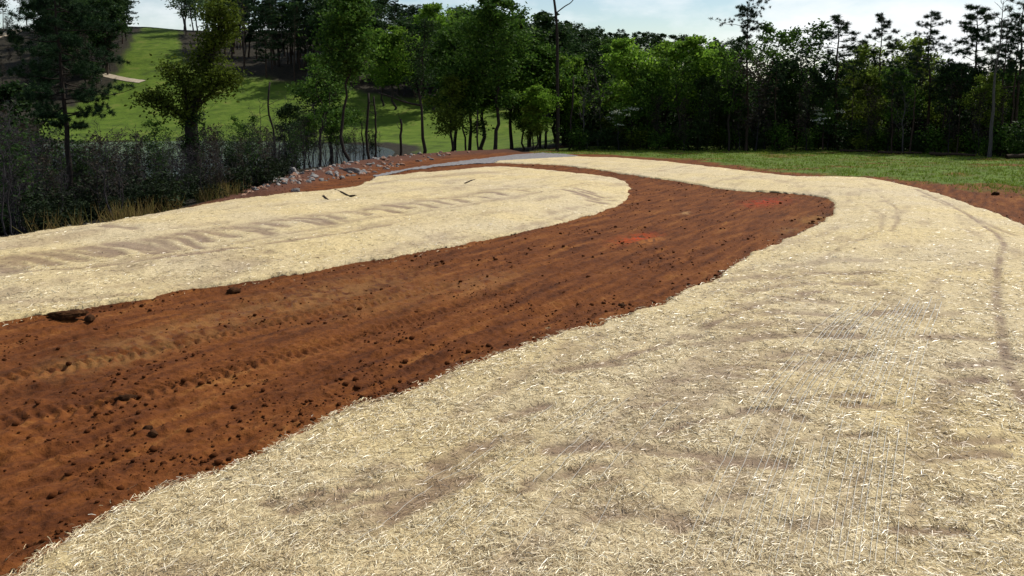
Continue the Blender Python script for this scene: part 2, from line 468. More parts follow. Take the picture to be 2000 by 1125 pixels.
def straw_sheet_mat():
    m, n, l, b = new_mat('straw_mat', 0.8, 0.25)
    V = n.new('ShaderNodeTexCoord').outputs['Object']
    za = noise(n, l, 38.0, 4, 0.7, V)
    zb = noise(n, l, 1.1, 5, 0.6, V)
    zc = noise(n, l, 0.28, 3, 0.5, V)
    r = ramp(n, [(0.30, (0.22, 0.155, 0.08)), (0.46, (0.46, 0.37, 0.205)), (0.68, (0.66, 0.56, 0.34))])
    l.new(za.outputs['Fac'], r.inputs['Fac'])
    zd = noise(n, l, 7.0, 8, 0.78, V)
    md = ramp(n, [(0.34, (0.62, 0.60, 0.57)), (0.5, (1.0, 1.0, 1.0)), (0.68, (1.14, 1.14, 1.12))]); l.new(zd.outputs['Fac'], md.inputs['Fac'])
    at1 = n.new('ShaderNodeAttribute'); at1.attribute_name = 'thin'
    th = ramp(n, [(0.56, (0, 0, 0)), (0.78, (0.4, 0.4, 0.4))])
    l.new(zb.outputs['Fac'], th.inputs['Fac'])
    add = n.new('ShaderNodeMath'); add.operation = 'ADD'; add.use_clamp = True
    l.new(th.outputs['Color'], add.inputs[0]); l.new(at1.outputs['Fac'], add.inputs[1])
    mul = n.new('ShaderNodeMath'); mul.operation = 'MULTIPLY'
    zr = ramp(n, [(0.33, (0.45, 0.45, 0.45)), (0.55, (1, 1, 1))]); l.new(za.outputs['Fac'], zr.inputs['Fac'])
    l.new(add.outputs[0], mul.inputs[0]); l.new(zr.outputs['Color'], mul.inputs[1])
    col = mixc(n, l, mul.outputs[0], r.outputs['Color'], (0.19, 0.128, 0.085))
    yl = ramp(n, [(0.35, (0.97, 0.97, 1.04)), (0.65, (1.03, 1.0, 0.90))]); l.new(zc.outputs['Fac'], yl.inputs['Fac'])
    col = mixc(n, l, 1.0, col, yl.outputs['Color'], 'MULTIPLY')
    col = mixc(n, l, 1.0, col, md.outputs['Color'], 'MULTIPLY')
    l.new(col, b.inputs['Base Color'])
    bp = n.new('ShaderNodeBump'); bp.inputs['Strength'].default_value = 0.8; bp.inputs['Distance'].default_value = 0.03
    l.new(za.outputs['Fac'], bp.inputs['Height']); l.new(bp.outputs['Normal'], b.inputs['Normal'])
    return m

def straw_strand_mat():
    m, n, l, b = new_mat('straw_strand', 0.38, 0.5)
    g = n.new('ShaderNodeNewGeometry')
    r = ramp(n, [(0.0, (0.10, 0.065, 0.032)), (0.24, (0.34, 0.25, 0.125)), (0.58, (0.62, 0.50, 0.285)), (0.86, (0.78, 0.68, 0.44)), (1.0, (0.88, 0.83, 0.66))])
    l.new(g.outputs['Random Per Island'], r.inputs['Fac'])
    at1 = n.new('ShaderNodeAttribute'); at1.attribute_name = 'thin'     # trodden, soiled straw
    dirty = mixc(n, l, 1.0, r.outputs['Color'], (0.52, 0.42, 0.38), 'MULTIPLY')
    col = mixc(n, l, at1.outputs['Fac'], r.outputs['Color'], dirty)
    l.new(col, b.inputs['Base Color'])
    return m

def simple_noise_mat(name, stops, scale, rough=0.9, spec=0.2, bump=0.5, dist=0.02):
    m, n, l, b = new_mat(name, rough, spec)
    V = n.new('ShaderNodeTexCoord').outputs['Object']
    z = noise(n, l, scale, 6, 0.62, V)
    r = ramp(n, stops); l.new(z.outputs['Fac'], r.inputs['Fac'])
    oi = n.new('ShaderNodeObjectInfo')
    hv = n.new('ShaderNodeHueSaturation'); mr = n.new('ShaderNodeMapRange')
    mr.inputs['To Min'].default_value = 0.72; mr.inputs['To Max'].default_value = 1.2
    l.new(oi.outputs['Random'], mr.inputs['Value']); l.new(mr.outputs['Result'], hv.inputs['Value'])
    l.new(r.outputs['Color'], hv.inputs['Color']); l.new(hv.outputs['Color'], b.inputs['Base Color'])
    bp = n.new('ShaderNodeBump'); bp.inputs['Strength'].default_value = bump; bp.inputs['Distance'].default_value = dist
    l.new(z.outputs['Fac'], bp.inputs['Height']); l.new(bp.outputs['Normal'], b.inputs['Normal'])
    return m

M['ground'] = ground_mat()
M['straw'] = straw_sheet_mat()
M['strand'] = straw_strand_mat()
M['net'] = simple_noise_mat('net_thread', [(0.3, (0.78, 0.75, 0.66)), (0.7, (0.88, 0.86, 0.78))], 5, 0.3, 0.5, 0.1)
M['rock'] = simple_noise_mat('pale_rock', [(0.3, (0.07, 0.065, 0.062)), (0.52, (0.17, 0.16, 0.155)), (0.75, (0.38, 0.36, 0.33))], 3.2, 0.85, 0.3, 0.6, 0.05)
M['rock_red'] = simple_noise_mat('clay_stained_rock', [(0.3, (0.14, 0.06, 0.035)), (0.5, (0.24, 0.13, 0.085)), (0.75, (0.38, 0.29, 0.23))], 2.5, 0.9, 0.2, 0.6, 0.05)
M['gravel'] = simple_noise_mat('grey_gravel', [(0.3, (0.13, 0.12, 0.12)), (0.55, (0.25, 0.24, 0.245)), (0.75, (0.36, 0.35, 0.35))], 6, 0.9, 0.2, 0.8, 0.04)
M['clod'] = simple_noise_mat('soil_clod', [(0.3, (0.03, 0.010, 0.004)), (0.6, (0.095, 0.030, 0.009)), (0.8, (0.16, 0.055, 0.014))], 7, 0.98, 0.05, 0.8, 0.02)
M['dark_clod'] = simple_noise_mat('dark_sod', [(0.3, (0.016, 0.008, 0.004)), (0.55, (0.05, 0.022, 0.010)), (0.75, (0.12, 0.06, 0.025))], 9, 0.98, 0.05, 0.8, 0.03)
M['track'] = simple_noise_mat('pale_sandy_track', [(0.3, (0.26, 0.21, 0.15)), (0.7, (0.42, 0.36, 0.27))], 0.6, 0.95, 0.1, 0.3)
M['stick'] = bark_mat('stick_bark', (0.015, 0.011, 0.008), (0.06, 0.04, 0.028))
M['blade'] = leaf_mat('grass_blade', (0.055, 0.095, 0.007), (0.11, 0.175, 0.012), (0.21, 0.23, 0.045), 0.3)
mw, nw, lw, bw = new_mat('pond_water', 0.08, 0.5)
bw.inputs['Base Color'].default_value = (0.10, 0.12, 0.15, 1)
zw = noise(nw, lw, 1.5, 4, 0.6, nw.new('ShaderNodeTexCoord').outputs['Object'])
bpw = nw.new('ShaderNodeBump'); bpw.inputs['Strength'].default_value = 0.25; bpw.inputs['Distance'].default_value = 0.1
lw.new(zw.outputs['Fac'], bpw.inputs['Height']); lw.new(bpw.outputs['Normal'], bw.inputs['Normal'])
M['water'] = mw

# ------------------------------------------------------------------ ground sheet: polar grid round the viewer's stand
th_f = np.arange(-39, 39.01, 0.15)
th = np.radians(np.concatenate([np.arange(-179.9, -39, 4.0), th_f, np.arange(41, 180, 4.0)]))
rad = [1.0]
while rad[-1] < 1700:
    r = rad[-1]
    dr = max(0.018, min(r * r / 3600.0, 0.26)) if r < 106 else (r - 106) * 0.035 + 0.4
    if r < 5: dr = 0.25
    rad.append(r + dr)
rad = np.array(rad)
GX = rad[:, None] * np.sin(th)[None, :]; GY = rad[:, None] * np.cos(th)[None, :]
nr, nt = GX.shape
gx, gy = GX.ravel(), GY.ravel()
rel, st, inl, inr, ds = relief(gx, gy)
GZ = H0(gx, gy) + rel
gz_ground = GZ - np.where(st, 0.05 * sstep(0.0, 0.25, ds) + 0.01, 0)
ii = np.arange(nr - 1)[:, None] * nt; jj = np.arange(nt)[None, :]; kk = (jj + 1) % nt
QUADS = np.stack([ii + jj, ii + nt + jj, ii + nt + kk, ii + kk], -1).reshape(-1, 4)
QUADS = QUADS[:, ::-1]
me = mk_mesh('ground', np.stack([gx, gy, gz_ground], 1), QUADS, None, M['ground'], True)
# what grows where
dg, _, _, _ = seg_dist(gx, gy, GRASS, True)
ing = inside(gx, gy, GRASS)
patch = fbm(gx * .5, gy * .5, 4, 70)
cov_g = np.where(ing, sstep(0.05, 2.6, dg + (patch - .5) * 5.0), 0) * (1 - 0.8 * sstep(.58, .72, fbm(gx * .22, gy * .4, 4, 77)))
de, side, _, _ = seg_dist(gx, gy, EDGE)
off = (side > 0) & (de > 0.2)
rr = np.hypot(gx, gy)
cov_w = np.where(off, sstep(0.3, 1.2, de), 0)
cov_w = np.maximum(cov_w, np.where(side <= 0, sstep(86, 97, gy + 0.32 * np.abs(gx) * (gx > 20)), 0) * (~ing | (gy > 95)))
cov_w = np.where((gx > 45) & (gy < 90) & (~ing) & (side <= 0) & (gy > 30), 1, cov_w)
inp = inside(gx, gy, PASTURE)
dp, _, _, _ = seg_dist(gx, gy, PASTURE, True)
cov_p = np.where(inp, sstep(0, 4, dp + (patch - .5) * 6), 0)
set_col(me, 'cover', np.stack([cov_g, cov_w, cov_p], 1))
tint = np.zeros((len(gx), 4)); tint[:, :3] = 0.1
for (p, w, c) in SPOTS:
    q = plane_hit(*p)
    a = (gx - q[0]) * BD[0] + (gy - q[1]) * BD[1]; b = (gx - q[0]) * BD[1] - (gy - q[1]) * BD[0]
    k = np.exp(-((a / (2.0 * w)) ** 2 + (b / (0.75 * w)) ** 2)) * np.clip(fbm(gx * 5, gy * 5, 4, 80, .7) * 4.5 - 1.6, 0, 1) * .85
    m = k > tint[:, 3]
    tint[m, :3] = c; tint[:, 3] = np.maximum(tint[:, 3], k)
dbk, _, _, _ = seg_dist(gx, gy, BANK)
tint[(tint[:, 3] < .05) & (dbk < 3), :3] = (0.075, 0.034, 0.023)
tint[:, 3] = np.maximum(tint[:, 3], 0.9 * np.exp(-(dbk / 1.8) ** 4))
set_col(me, 'tint', tint)
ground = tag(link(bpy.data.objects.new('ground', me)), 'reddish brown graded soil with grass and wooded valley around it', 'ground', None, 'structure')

# ------------------------------------------------------------------ straw blankets
def streaks(px_lists):
    return [np.array([plane_hit(*p) for p in L]) for L in px_lists]
cx = np.array([p[0] for p in CREASE_PX]); cy = np.array([p[1] for p in CREASE_PX])
def cyy(x): return float(np.interp(x, cx, cy))
left_streaks = []
rs = random.Random(3)
for x in range(-150, 1000, 36):
    s = 1.0 - 0.35 * max(0, x) / 1000
    x0 = x + rs.uniform(-10, 10)
    ln = rs.uniform(45, 95)
    left_streaks.append(([(x0, cyy(x0) + 1), (x0 + ln * .5, cyy(x0) + 3 * s), (x0 + ln, cyy(x0) + rs.uniform(9, 19) * s)], rs.uniform(.16, .30), rs.uniform(.8, 1.0)))
for k in range(6):
    left_streaks.append(([(1095 + k * 14, 372 + k * 3.5 - (k % 2) * 8), (1150 + k * 9, 380 + k * 2 - (k % 2) * 8)], .22, 1.0))
left_streaks += [([(-100, 548), (0, 534), (120, 522), (300, 503), (450, 484), (600, 465), (760, 440)], .17, .8),
                 ([(275, 505), (360, 494), (450, 480)], .2, 1.0), ([(0, 575), (200, 560), (420, 540), (600, 515)], .15, .55),
                 ([(200, 440), (255, 452)], .3, .8), ([(360, 483), (480, 468), (700, 433), (900, 405), (1050, 380)], .2, .5), ([(740, 352), (800, 349), (870, 345), (960, 337)], .9, .55), ([(0, 486), (60, 478), (180, 459)], .4, .5)]
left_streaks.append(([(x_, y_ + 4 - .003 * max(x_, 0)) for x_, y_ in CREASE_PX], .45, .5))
right_streaks = [([(2000, 800), (1972, 740), (1955, 660), (1945, 590), (1947, 530), (1962, 485), (1945, 455), (1890, 420), (1850, 395), (1790, 368)], .10, .95),
                 ([(1720, 385), (1752, 412), (1752, 440), (1740, 460)], .07, .7), ([(1690, 400), (1725, 425), (1720, 455), (1660, 480), (1560, 530), (1420, 590)], .10, .5),
                 ([(1900, 425), (1960, 450), (1990, 460)], .1, .7), ([(1800, 380), (1850, 400)], .1, .8), ([(1600, 365), (1680, 372)], .12, .9),
                 ([(1220, 330), (1400, 345), (1560, 362)], .12, .35), ([(1470, 350), (1560, 358)], .12, .7)]
for k in range(11):      # bands across the bend
    y_ = 505 + k * 27 + rs.uniform(-6, 6); x_ = 1640 - k * 22 + rs.uniform(-50, 30)
    right_streaks.append(([(x_ - 110, y_ + 12), (x_, y_), (x_ + rs.uniform(60, 150), y_ + 4)], .16 * (1 + (800 - y_) / 500), rs.uniform(.5, .85)))
for k in range(64):      # creases across the mat where the tracked machine crossed it
    x = rs.uniform(500, 1900); y = rs.uniform(470, 1080)
    if y < 500 + (1500 - x) * .45: continue
    ln = rs.uniform(50, 150) * (0.5 + (y - 400) / 700)
    sl = rs.uniform(-.35, -.08) if x < 1400 else rs.uniform(-.15, .05)
    right_streaks.append(([(x, y), (x + ln * .5, y + sl * ln * .5 + rs.uniform(-6, 6)), (x + ln, y + sl * ln)], rs.uniform(.05, .11) * (1 + (1080 - y) / 450), rs.uniform(.45, .95)))
right_streaks += [([(690, 1060), (760, 1020), (830, 985), (900, 945)], .22, .95), ([(580, 1000), (650, 985)], .18, .9), ([(860, 915), (930, 885), (1010, 870)], .2, .95),
                  ([(1080, 895), (1200, 885), (1400, 905), (1520, 915)], .17, .95), ([(1090, 1020), (1250, 1005), (1330, 1035)], .2, .8),
                  ([(1160, 725), (1260, 690), (1350, 655), (1480, 600)], .12, .9), ([(1500, 820), (1560, 832)], .14, .9),
                  ([(980, 820), (1060, 800)], .16, .9), ([(1420, 705), (1560, 715), (1700, 700)], .10, .8)]

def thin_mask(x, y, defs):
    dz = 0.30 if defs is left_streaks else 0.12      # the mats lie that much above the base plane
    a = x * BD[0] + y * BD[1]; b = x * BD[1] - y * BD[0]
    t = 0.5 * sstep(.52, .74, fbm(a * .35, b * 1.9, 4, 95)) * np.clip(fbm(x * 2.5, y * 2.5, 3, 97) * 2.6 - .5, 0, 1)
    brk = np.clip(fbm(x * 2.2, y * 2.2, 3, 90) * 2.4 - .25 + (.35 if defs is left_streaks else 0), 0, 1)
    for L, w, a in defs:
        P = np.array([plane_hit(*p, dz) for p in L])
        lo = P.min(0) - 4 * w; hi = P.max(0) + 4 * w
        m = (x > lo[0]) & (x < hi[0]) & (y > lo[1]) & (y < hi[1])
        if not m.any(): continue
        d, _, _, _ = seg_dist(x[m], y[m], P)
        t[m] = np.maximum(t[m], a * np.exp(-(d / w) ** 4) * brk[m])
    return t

def blanket(poly, mask, defs, label):
    q = QUADS
    fm = mask[q].any(1)
    # drop coarse cells behind the viewer's back
    qf = q[fm]
    used, inv = np.unique(qf, return_inverse=True)
    x, y, z = gx[used].copy(), gy[used].copy(), GZ[used].copy()
    om = ~mask[used]
    if om.any():                       # pull the overhanging corners back on the outline
        xw, yw = warp(x[om], y[om])
        _, _, bx, by = seg_dist(xw, yw, poly, True)
        bx = x[om] + bx - xw; by = y[om] + by - yw
        x[om] = bx; y[om] = by
        z[om] = H0(bx, by)
    d, _, _, _ = seg_dist(*warp(x, y), poly, True)
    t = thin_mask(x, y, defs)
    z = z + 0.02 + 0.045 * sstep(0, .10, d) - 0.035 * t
    # the sheet is tucked into its trench along the edge
    z[om] -= 0.06
    me = mk_mesh('straw_blanket', np.stack([x, y, z], 1), inv.reshape(-1, 4), None, M['straw'], True)
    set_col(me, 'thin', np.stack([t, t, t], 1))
    o = link(bpy.data.objects.new('straw_blanket', me))
    return tag(o, label, 'straw blanket', 'straw erosion blankets on the graded ground')
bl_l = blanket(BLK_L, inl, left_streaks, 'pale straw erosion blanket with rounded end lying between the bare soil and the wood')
bl_r = blanket(BLK_R, inr, right_streaks, 'pale straw erosion blanket covering the foreground and bending round behind the bare soil')

# loose straw standing out of the blankets
def strands(n, rmin, rmax, p, thmax=38.5):
    u = RNG.random(n)
    e = 2 - p
    r = (rmin ** e + u * (rmax ** e - rmin ** e)) ** (1 / e)
    t = np.radians(RNG.uniform(-thmax, thmax, n))
    x, y = r * np.sin(t), r * np.cos(t)
    return x, y, r
x, y, r = strands(330000, 5.6, 75, 2.35)
xw, yw = warp(x, y)
m1 = inside(xw, yw, BLK_R); m2 = inside(xw, yw, BLK_L)
d1, _, _, _ = seg_dist(xw, yw, BLK_R, True); d2, _, _, _ = seg_dist(xw, yw, BLK_L, True)
stray = ~m1 & ~m2 & (RNG.random(len(x)) < 0.55 * np.exp(-np.minimum(d1, d2) / .09))      # bits fallen off the edge
m1 = m1 | (stray & (d1 <= d2)); m2 = m2 | (stray & (d2 < d1))
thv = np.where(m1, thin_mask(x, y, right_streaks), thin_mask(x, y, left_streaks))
keep = (m1 | m2) & (RNG.random(len(x)) > thv * np.where(m2, .9, .72)) & (RNG.random(len(x)) < (1.15 - .75 * sstep(9, 34, r)) * (.35 + .9 * sstep(.36, .6, fbm(x * 2.6, y * 2.6, 3, 160))))
for nm, mm, lab in (('loose_straw', keep & m1, 'loose pale straw stems sticking out of the foreground blanket'),
                    ('loose_straw', keep & m2, 'loose pale straw stems on the blanket beside the wood')):
    X, Y, R = x[mm], y[mm], r[mm]
    n = len(X)
    Z = H(X, Y) + np.where(stray[mm], 0.02, 0.072) - 0.03 * thv[mm]
    ang = RNG.uniform(0, math.pi * 2, n)
    L = RNG.uniform(.035, .13, n) * (1 + np.clip(R - 8, 0, 40) / 90)
    W = np.clip(R * 0.00058, .0042, .009) * RNG.uniform(.7, 1.4, n)
    dx, dy = np.cos(ang) * L / 2, np.sin(ang) * L / 2
    px_, py_ = -np.sin(ang), np.cos(ang)
    roll = RNG.uniform(-.9, .9, n)
    wv = np.stack([px_ * np.cos(roll), py_ * np.cos(roll), np.sin(roll)], 1) * W[:, None] / 2
    tilt = RNG.normal(0, .10, n) * L
    arch = RNG.uniform(-.006, .012, n)
    C = np.stack([X, Y, Z + RNG.uniform(-.006, .016, n)], 1)
    D = np.stack([dx, dy, tilt / 2], 1)
    up = np.zeros((n, 3)); up[:, 2] = arch
    bend = np.stack([px_, py_, np.zeros(n)], 1) * (RNG.normal(0, .035, n) * L)[:, None]
    V = np.stack([C - D - wv, C - D + wv, C + up + bend - wv, C + up + bend + wv, C + D - wv * .6, C + D + wv * .6], 1).reshape(-1, 3)
    b = np.arange(n)[:, None] * 6
    Q = np.concatenate([b + np.array([0, 1, 3, 2]), b + np.array([2, 3, 5, 4])])
    me = mk_mesh(nm, V, Q, None, M['strand'])
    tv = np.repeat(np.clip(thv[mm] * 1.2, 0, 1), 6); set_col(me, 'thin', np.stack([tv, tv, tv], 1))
    o = link(bpy.data.objects.new(nm, me))
    tag(o, lab, 'straw', None, 'stuff')

# plastic netting threads that show on the nearest rolls
def thread_family(A, B, n, label):
    A = smooth_line([plane_hit(*p) for p in A], 3); B = smooth_line([plane_hit(*p) for p in B], 3)
    def resamp(P, k=120):
        d = np.r_[0, np.cumsum(np.hypot(*np.diff(P, axis=0).T))]
        t = np.linspace(0, d[-1], k)
        return np.stack([np.interp(t, d, P[:, 0]), np.interp(t, d, P[:, 1])], 1)
    A, B = resamp(A), resamp(B)
    mb = MB()
    for i in range(n):
        f = (i + RNG.uniform(-.25, .25)) / n
        P = A * (1 - f) + B * f
        z = H(P[:, 0], P[:, 1]) + 0.088 + (fbm(P[:, 0] * 3 + i * 7, P[:, 1] * 3, 3, 5) - .5) * .05
        cut = sorted(RNG.integers(0, 120, 2))
        P3 = np.column_stack([P, z])
        for s0 in range(0, 120, 40):
            if RNG.random() < 0.85:
                e0 = min(119, s0 + int(RNG.integers(28, 41)))
                if e0 - s0 > 3: mb.tube(P3[s0:e0], np.clip(np.hypot(P[s0:e0, 0], P[s0:e0, 1]) * .00027, .0019, .005), 3, False)
    o = link(bpy.data.objects.new('netting', mb.mesh('netting', M['net'])))
    return tag(o, label, 'netting', None, 'stuff')
thread_family([(1330, 1150), (1390, 980), (1470, 820), (1560, 700), (1650, 610)], [(1760, 1150), (1770, 980), (1790, 800), (1820, 680), (1850, 590)], 26,
              'white netting threads running over the straw at the lower right')
thread_family([(640, 1130), (800, 1000), (960, 900), (1100, 810)], [(1180, 1130), (1230, 1000), (1290, 900), (1370, 800)], 12,
              'white netting threads over the straw at the bottom centre')

# ------------------------------------------------------------------ soil clods
def ico():
    p = (1 + 5 ** .5) / 2
    V = np.array([(-1, p, 0), (1, p, 0), (-1, -p, 0), (1, -p, 0), (0, -1, p), (0, 1, p), (0, -1, -p), (0, 1, -p), (p, 0, -1), (p, 0, 1), (-p, 0, -1), (-p, 0, 1)], float)
    V /= np.linalg.norm(V[0])
    T = np.array([(0, 11, 5), (0, 5, 1), (0, 1, 7), (0, 7, 10), (0, 10, 11), (1, 5, 9), (5, 11, 4), (11, 10, 2), (10, 7, 6), (7, 1, 8),
                  (3, 9, 4), (3, 4, 2), (3, 2, 6), (3, 6, 8), (3, 8, 9), (4, 9, 5), (2, 4, 11), (6, 2, 10), (8, 6, 7), (9, 8, 1)])
    return V, T
IV, IT = ico()
n = 62000
x, y, r = strands(n, 6.5, 70, 1.9)
rel_, st_, _, _, ds_ = relief(x, y, False)
de_, sd_, _, _ = seg_dist(x, y, EDGE)
dens = 0.10 + 0.85 * sstep(.50, .70, fbm(x * .9, y * .9, 3, 100)) + 0.6 * np.exp(-(ds_ / .5) ** 2)
k = (~st_) & (sd_ <= 0) & (RNG.random(n) < dens * .62) & (~inside(x, y, GRASS)) & (~inside(x, y, GRAVEL))
x, y, r = x[k], y[k], r[k]
size = np.clip(RNG.lognormal(-4.35, .5, len(x)), .006, .05) * (1 + np.clip(r - 10, 0, 40) / 55)
z = H(x, y)
V = IV[None] * (1 + RNG.uniform(-.3, .3, (len(x), 12, 1))) * size[:, None, None] * np.array([1.15, 1, .75])
a = RNG.uniform(0, 6.28, len(x)); ca, sa = np.cos(a)[:, None], np.sin(a)[:, None]
V = np.stack([V[..., 0] * ca - V[..., 1] * sa, V[..., 0] * sa + V[..., 1] * ca, V[..., 2]], -1)
V = V + np.stack([x, y, z + size * .30], 1)[:, None]
T = IT[None] + (np.arange(len(x)) * 12)[:, None, None]
o = link(bpy.data.objects.new('soil_clods', mk_mesh('soil_clods', V.reshape(-1, 3), None, T.reshape(-1, 3), M['clod'])))
tag(o, 'small crumbly brown clods scattered over the bare soil', 'soil clods', None, 'stuff')

def lump(name, pos, sx, sy, sz, mat, seed, parent=None, sub=2, sink=.25, rot=0., rough=.3):
    rg = np.random.default_rng(seed)
    V, T = IV.copy(), IT.copy()
    for _ in range(sub):
        E = {}; NV = list(V); NT = []
        def mid(i, j):
            key = (min(i, j), max(i, j))
            if key not in E:
                p = (np.asarray(NV[i]) + np.asarray(NV[j])); E[key] = len(NV); NV.append(p / np.linalg.norm(p))
            return E[key]
        for a, b, c in T:
            ab, bc, cc = mid(a, b), mid(b, c), mid(c, a)
            NT += [(a, ab, cc), (b, bc, ab), (c, cc, bc), (ab, bc, cc)]
        V, T = np.array(NV), np.array(NT)
    # chip the ball with random planes: faceted stone
    for _ in range(9):
        nrm = rg.normal(size=3); nrm /= np.linalg.norm(nrm)
        dcut = rg.uniform(.5, .9)
        h = V @ nrm - dcut
        V = V - np.clip(h, 0, 9)[:, None] * nrm * .92
    V = V * (1 + rg.uniform(-rough, rough, (len(V), 1)) * .25)
    V = V * np.array([sx, sy, sz])
    c, s = math.cos(rot), math.sin(rot)
    V = np.stack([V[:, 0] * c - V[:, 1] * s, V[:, 0] * s + V[:, 1] * c, V[:, 2] + sz * (1 - 2 * sink)], 1)
    o = bpy.data.objects.new(name, mk_mesh(name, V, None, T, mat))
    o.location = pos
    return link(o, parent)

def gpos(px, py, fine=True):
    X, Y = plane_hit(px, py)
    return (X, Y, h1(X, Y, fine))
lump('soil_lump', gpos(128, 618), .36, .17, .10, M['dark_clod'], 1, rot=.5, sub=3, rough=.9)
tag(bpy.context.scene.objects['soil_lump'], 'long dark sod lump lying against the edge of the far straw blanket', 'soil lump')
for i, (px, py, s, lab) in enumerate([(245, 768, .16, 'dark sod lump with dry grass between the machine tracks'), (285, 822, .09, 'dark soil lump in the open soil below the tracks'),
        (300, 838, .08, 'small dark soil lump just below another one'), (455, 563, .17, 'dark lump of soil below the straw edge'),
        (1215, 588, .10, 'small black stone in soil above the foreground straw'), (1812, 677, .07, 'small rusty brown clod lying on the foreground straw'),
        (620, 512, .10, 'dark lump at the lower edge of the far straw blanket'), (175, 625, .16, 'small sod beside the long dark sod lump')]):
    o = lump('soil_lump', gpos(px, py), s * .95, s * .7, s * .5, M['dark_clod'] if i != 5 else M['clod'], 20 + i, rot=i * 1.3, sub=2, rough=.8)
    tag(o, lab, 'soil lump')
o = lump('grass_clump', gpos(1945, 377), .27, .2, .13, M['dark_clod'], 77, rot=.3, sub=3, rough=.9)
tag(o, 'dark clump of turf lying on the edge of the green grass at right', 'turf clump')

# sticks left lying on the far blanket
def stick(P, rad, label, twigs=()):
    mb = MB(); mb.tube(P, np.linspace(rad, rad * .5, len(P)), 6)
    for t in twigs: mb.tube(t, np.linspace(rad * .6, rad * .25, len(t)), 5)
    tag(link(bpy.data.objects.new('stick', mb.mesh('stick', M['stick']))), label, 'stick')
def line3(pxs, lift=.07):
    return [np.array(gpos(*p)) + (0, 0, lift + .02 * (i % 2)) for i, p in enumerate(pxs)]
stick(line3([(655, 382), (668, 388), (682, 393), (694, 394)]), .05, 'dark crooked stick lying on the far straw near the stone bank', [line3([(682, 393), (688, 397), (697, 393)])])
stick(line3([(632, 394), (637, 399), (642, 402)]), .06, 'short dark piece of branch on the far straw left of the crooked stick')
stick(line3([(908, 369), (920, 366), (928, 364)]), .05, 'small stick on the far straw below its top edge')

# ------------------------------------------------------------------ gravel path, pond, far tracks
def sheet(name, poly, zfun, mat, label, cat, step):
    P = np.array(poly); x0, y0 = P.min(0); x1, y1 = P.max(0)
    nx, ny = max(4, int((x1 - x0) / step)), max(4, int((y1 - y0) / step))
    X, Y = np.meshgrid(np.linspace(x0, x1, nx), np.linspace(y0, y1, ny))
    X, Y = X.ravel(), Y.ravel()
    ins = inside(X, Y, poly)
    i = np.arange(ny - 1)[:, None] * nx; j = np.arange(nx - 1)[None, :]
    Q = np.stack([i + j, i + j + 1, i + nx + j + 1, i + nx + j], -1).reshape(-1, 4)
    Q = Q[ins[Q].any(1)]
    used, inv = np.unique(Q, return_inverse=True)
    X, Y, ins = X[used], Y[used], ins[used]
    _, _, bx, by = seg_dist(X, Y, poly, True)
    X = np.where(ins, X, bx); Y = np.where(ins, Y, by)
    me = mk_mesh(name, np.stack([X, Y, zfun(X, Y)], 1), inv.reshape(-1, 4), None, mat, True)
    return tag(link(bpy.data.objects.new(name, me)), label, cat, None, 'structure')
gd = lambda X, Y: H(X, Y) + 0.025 + 0.04 * fbm(X * 3, Y * 3, 3, 8)
sheet('gravel_path', GRAVEL, gd, M['gravel'], 'grey gravel path behind the far straw blanket', 'path', .25)
POND = smooth_line([(-112, 152), (-90, 128), (-58, 118), (-34, 126), (-22, 150), (-26, 178), (-48, 193), (-84, 197), (-110, 186), (-118, 168), (-112, 152)], 3)
sheet('pond', POND, lambda X, Y: np.full(X.shape, -14.35), M['water'], 'grey pond in the valley seen through bare saplings', 'pond', 3)

def road(pxs, w, label):
    P = smooth_line([at(*p) for p in pxs], 3)
    t = np.gradient(P, axis=0); t /= np.linalg.norm(t, axis=1)[:, None]
    nrm = np.stack([-t[:, 1], t[:, 0]], 1)
    k = 5
    rows = [P + nrm * w * (q / (k - 1) - .5) for q in range(k)]
    V = np.concatenate([np.column_stack([rw, H(rw[:, 0], rw[:, 1]) + .15]) for rw in rows])
    n = len(P)
    Q = [[a * n + i, a * n + i + 1, (a + 1) * n + i + 1, (a + 1) * n + i] for a in range(k - 1) for i in range(n - 1)]
    tag(link(bpy.data.objects.new('sandy_track', mk_mesh('sandy_track', V, Q, None, M['track'], True))), label, 'track', None, 'structure')
road([(190, 143), (215, 149), (245, 156), (278, 160)], 3.4, 'pale sandy track crossing the foot of the green hill')
road([(-80, 92), (0, 72), (30, 62), (62, 54), (100, 50)], 7, 'pale sandy track on the wooded hill at upper left')

# ------------------------------------------------------------------ tree makers (prototype meshes)
def wander(p0, p1, n, amp, rg, sag=0.):
    t = np.linspace(0, 1, n)[:, None]
    P = np.asarray(p0) * (1 - t) + np.asarray(p1) * t
    L = np.linalg.norm(np.asarray(p1) - np.asarray(p0))
    off = np.cumsum(rg.normal(size=(n, 3)), 0); off -= off[0]; off -= t * off[-1]
    P = P + off * amp * L / max(n, 1)
    P[:, 2] += np.sin(t[:, 0] * math.pi) * sag * L
    return P

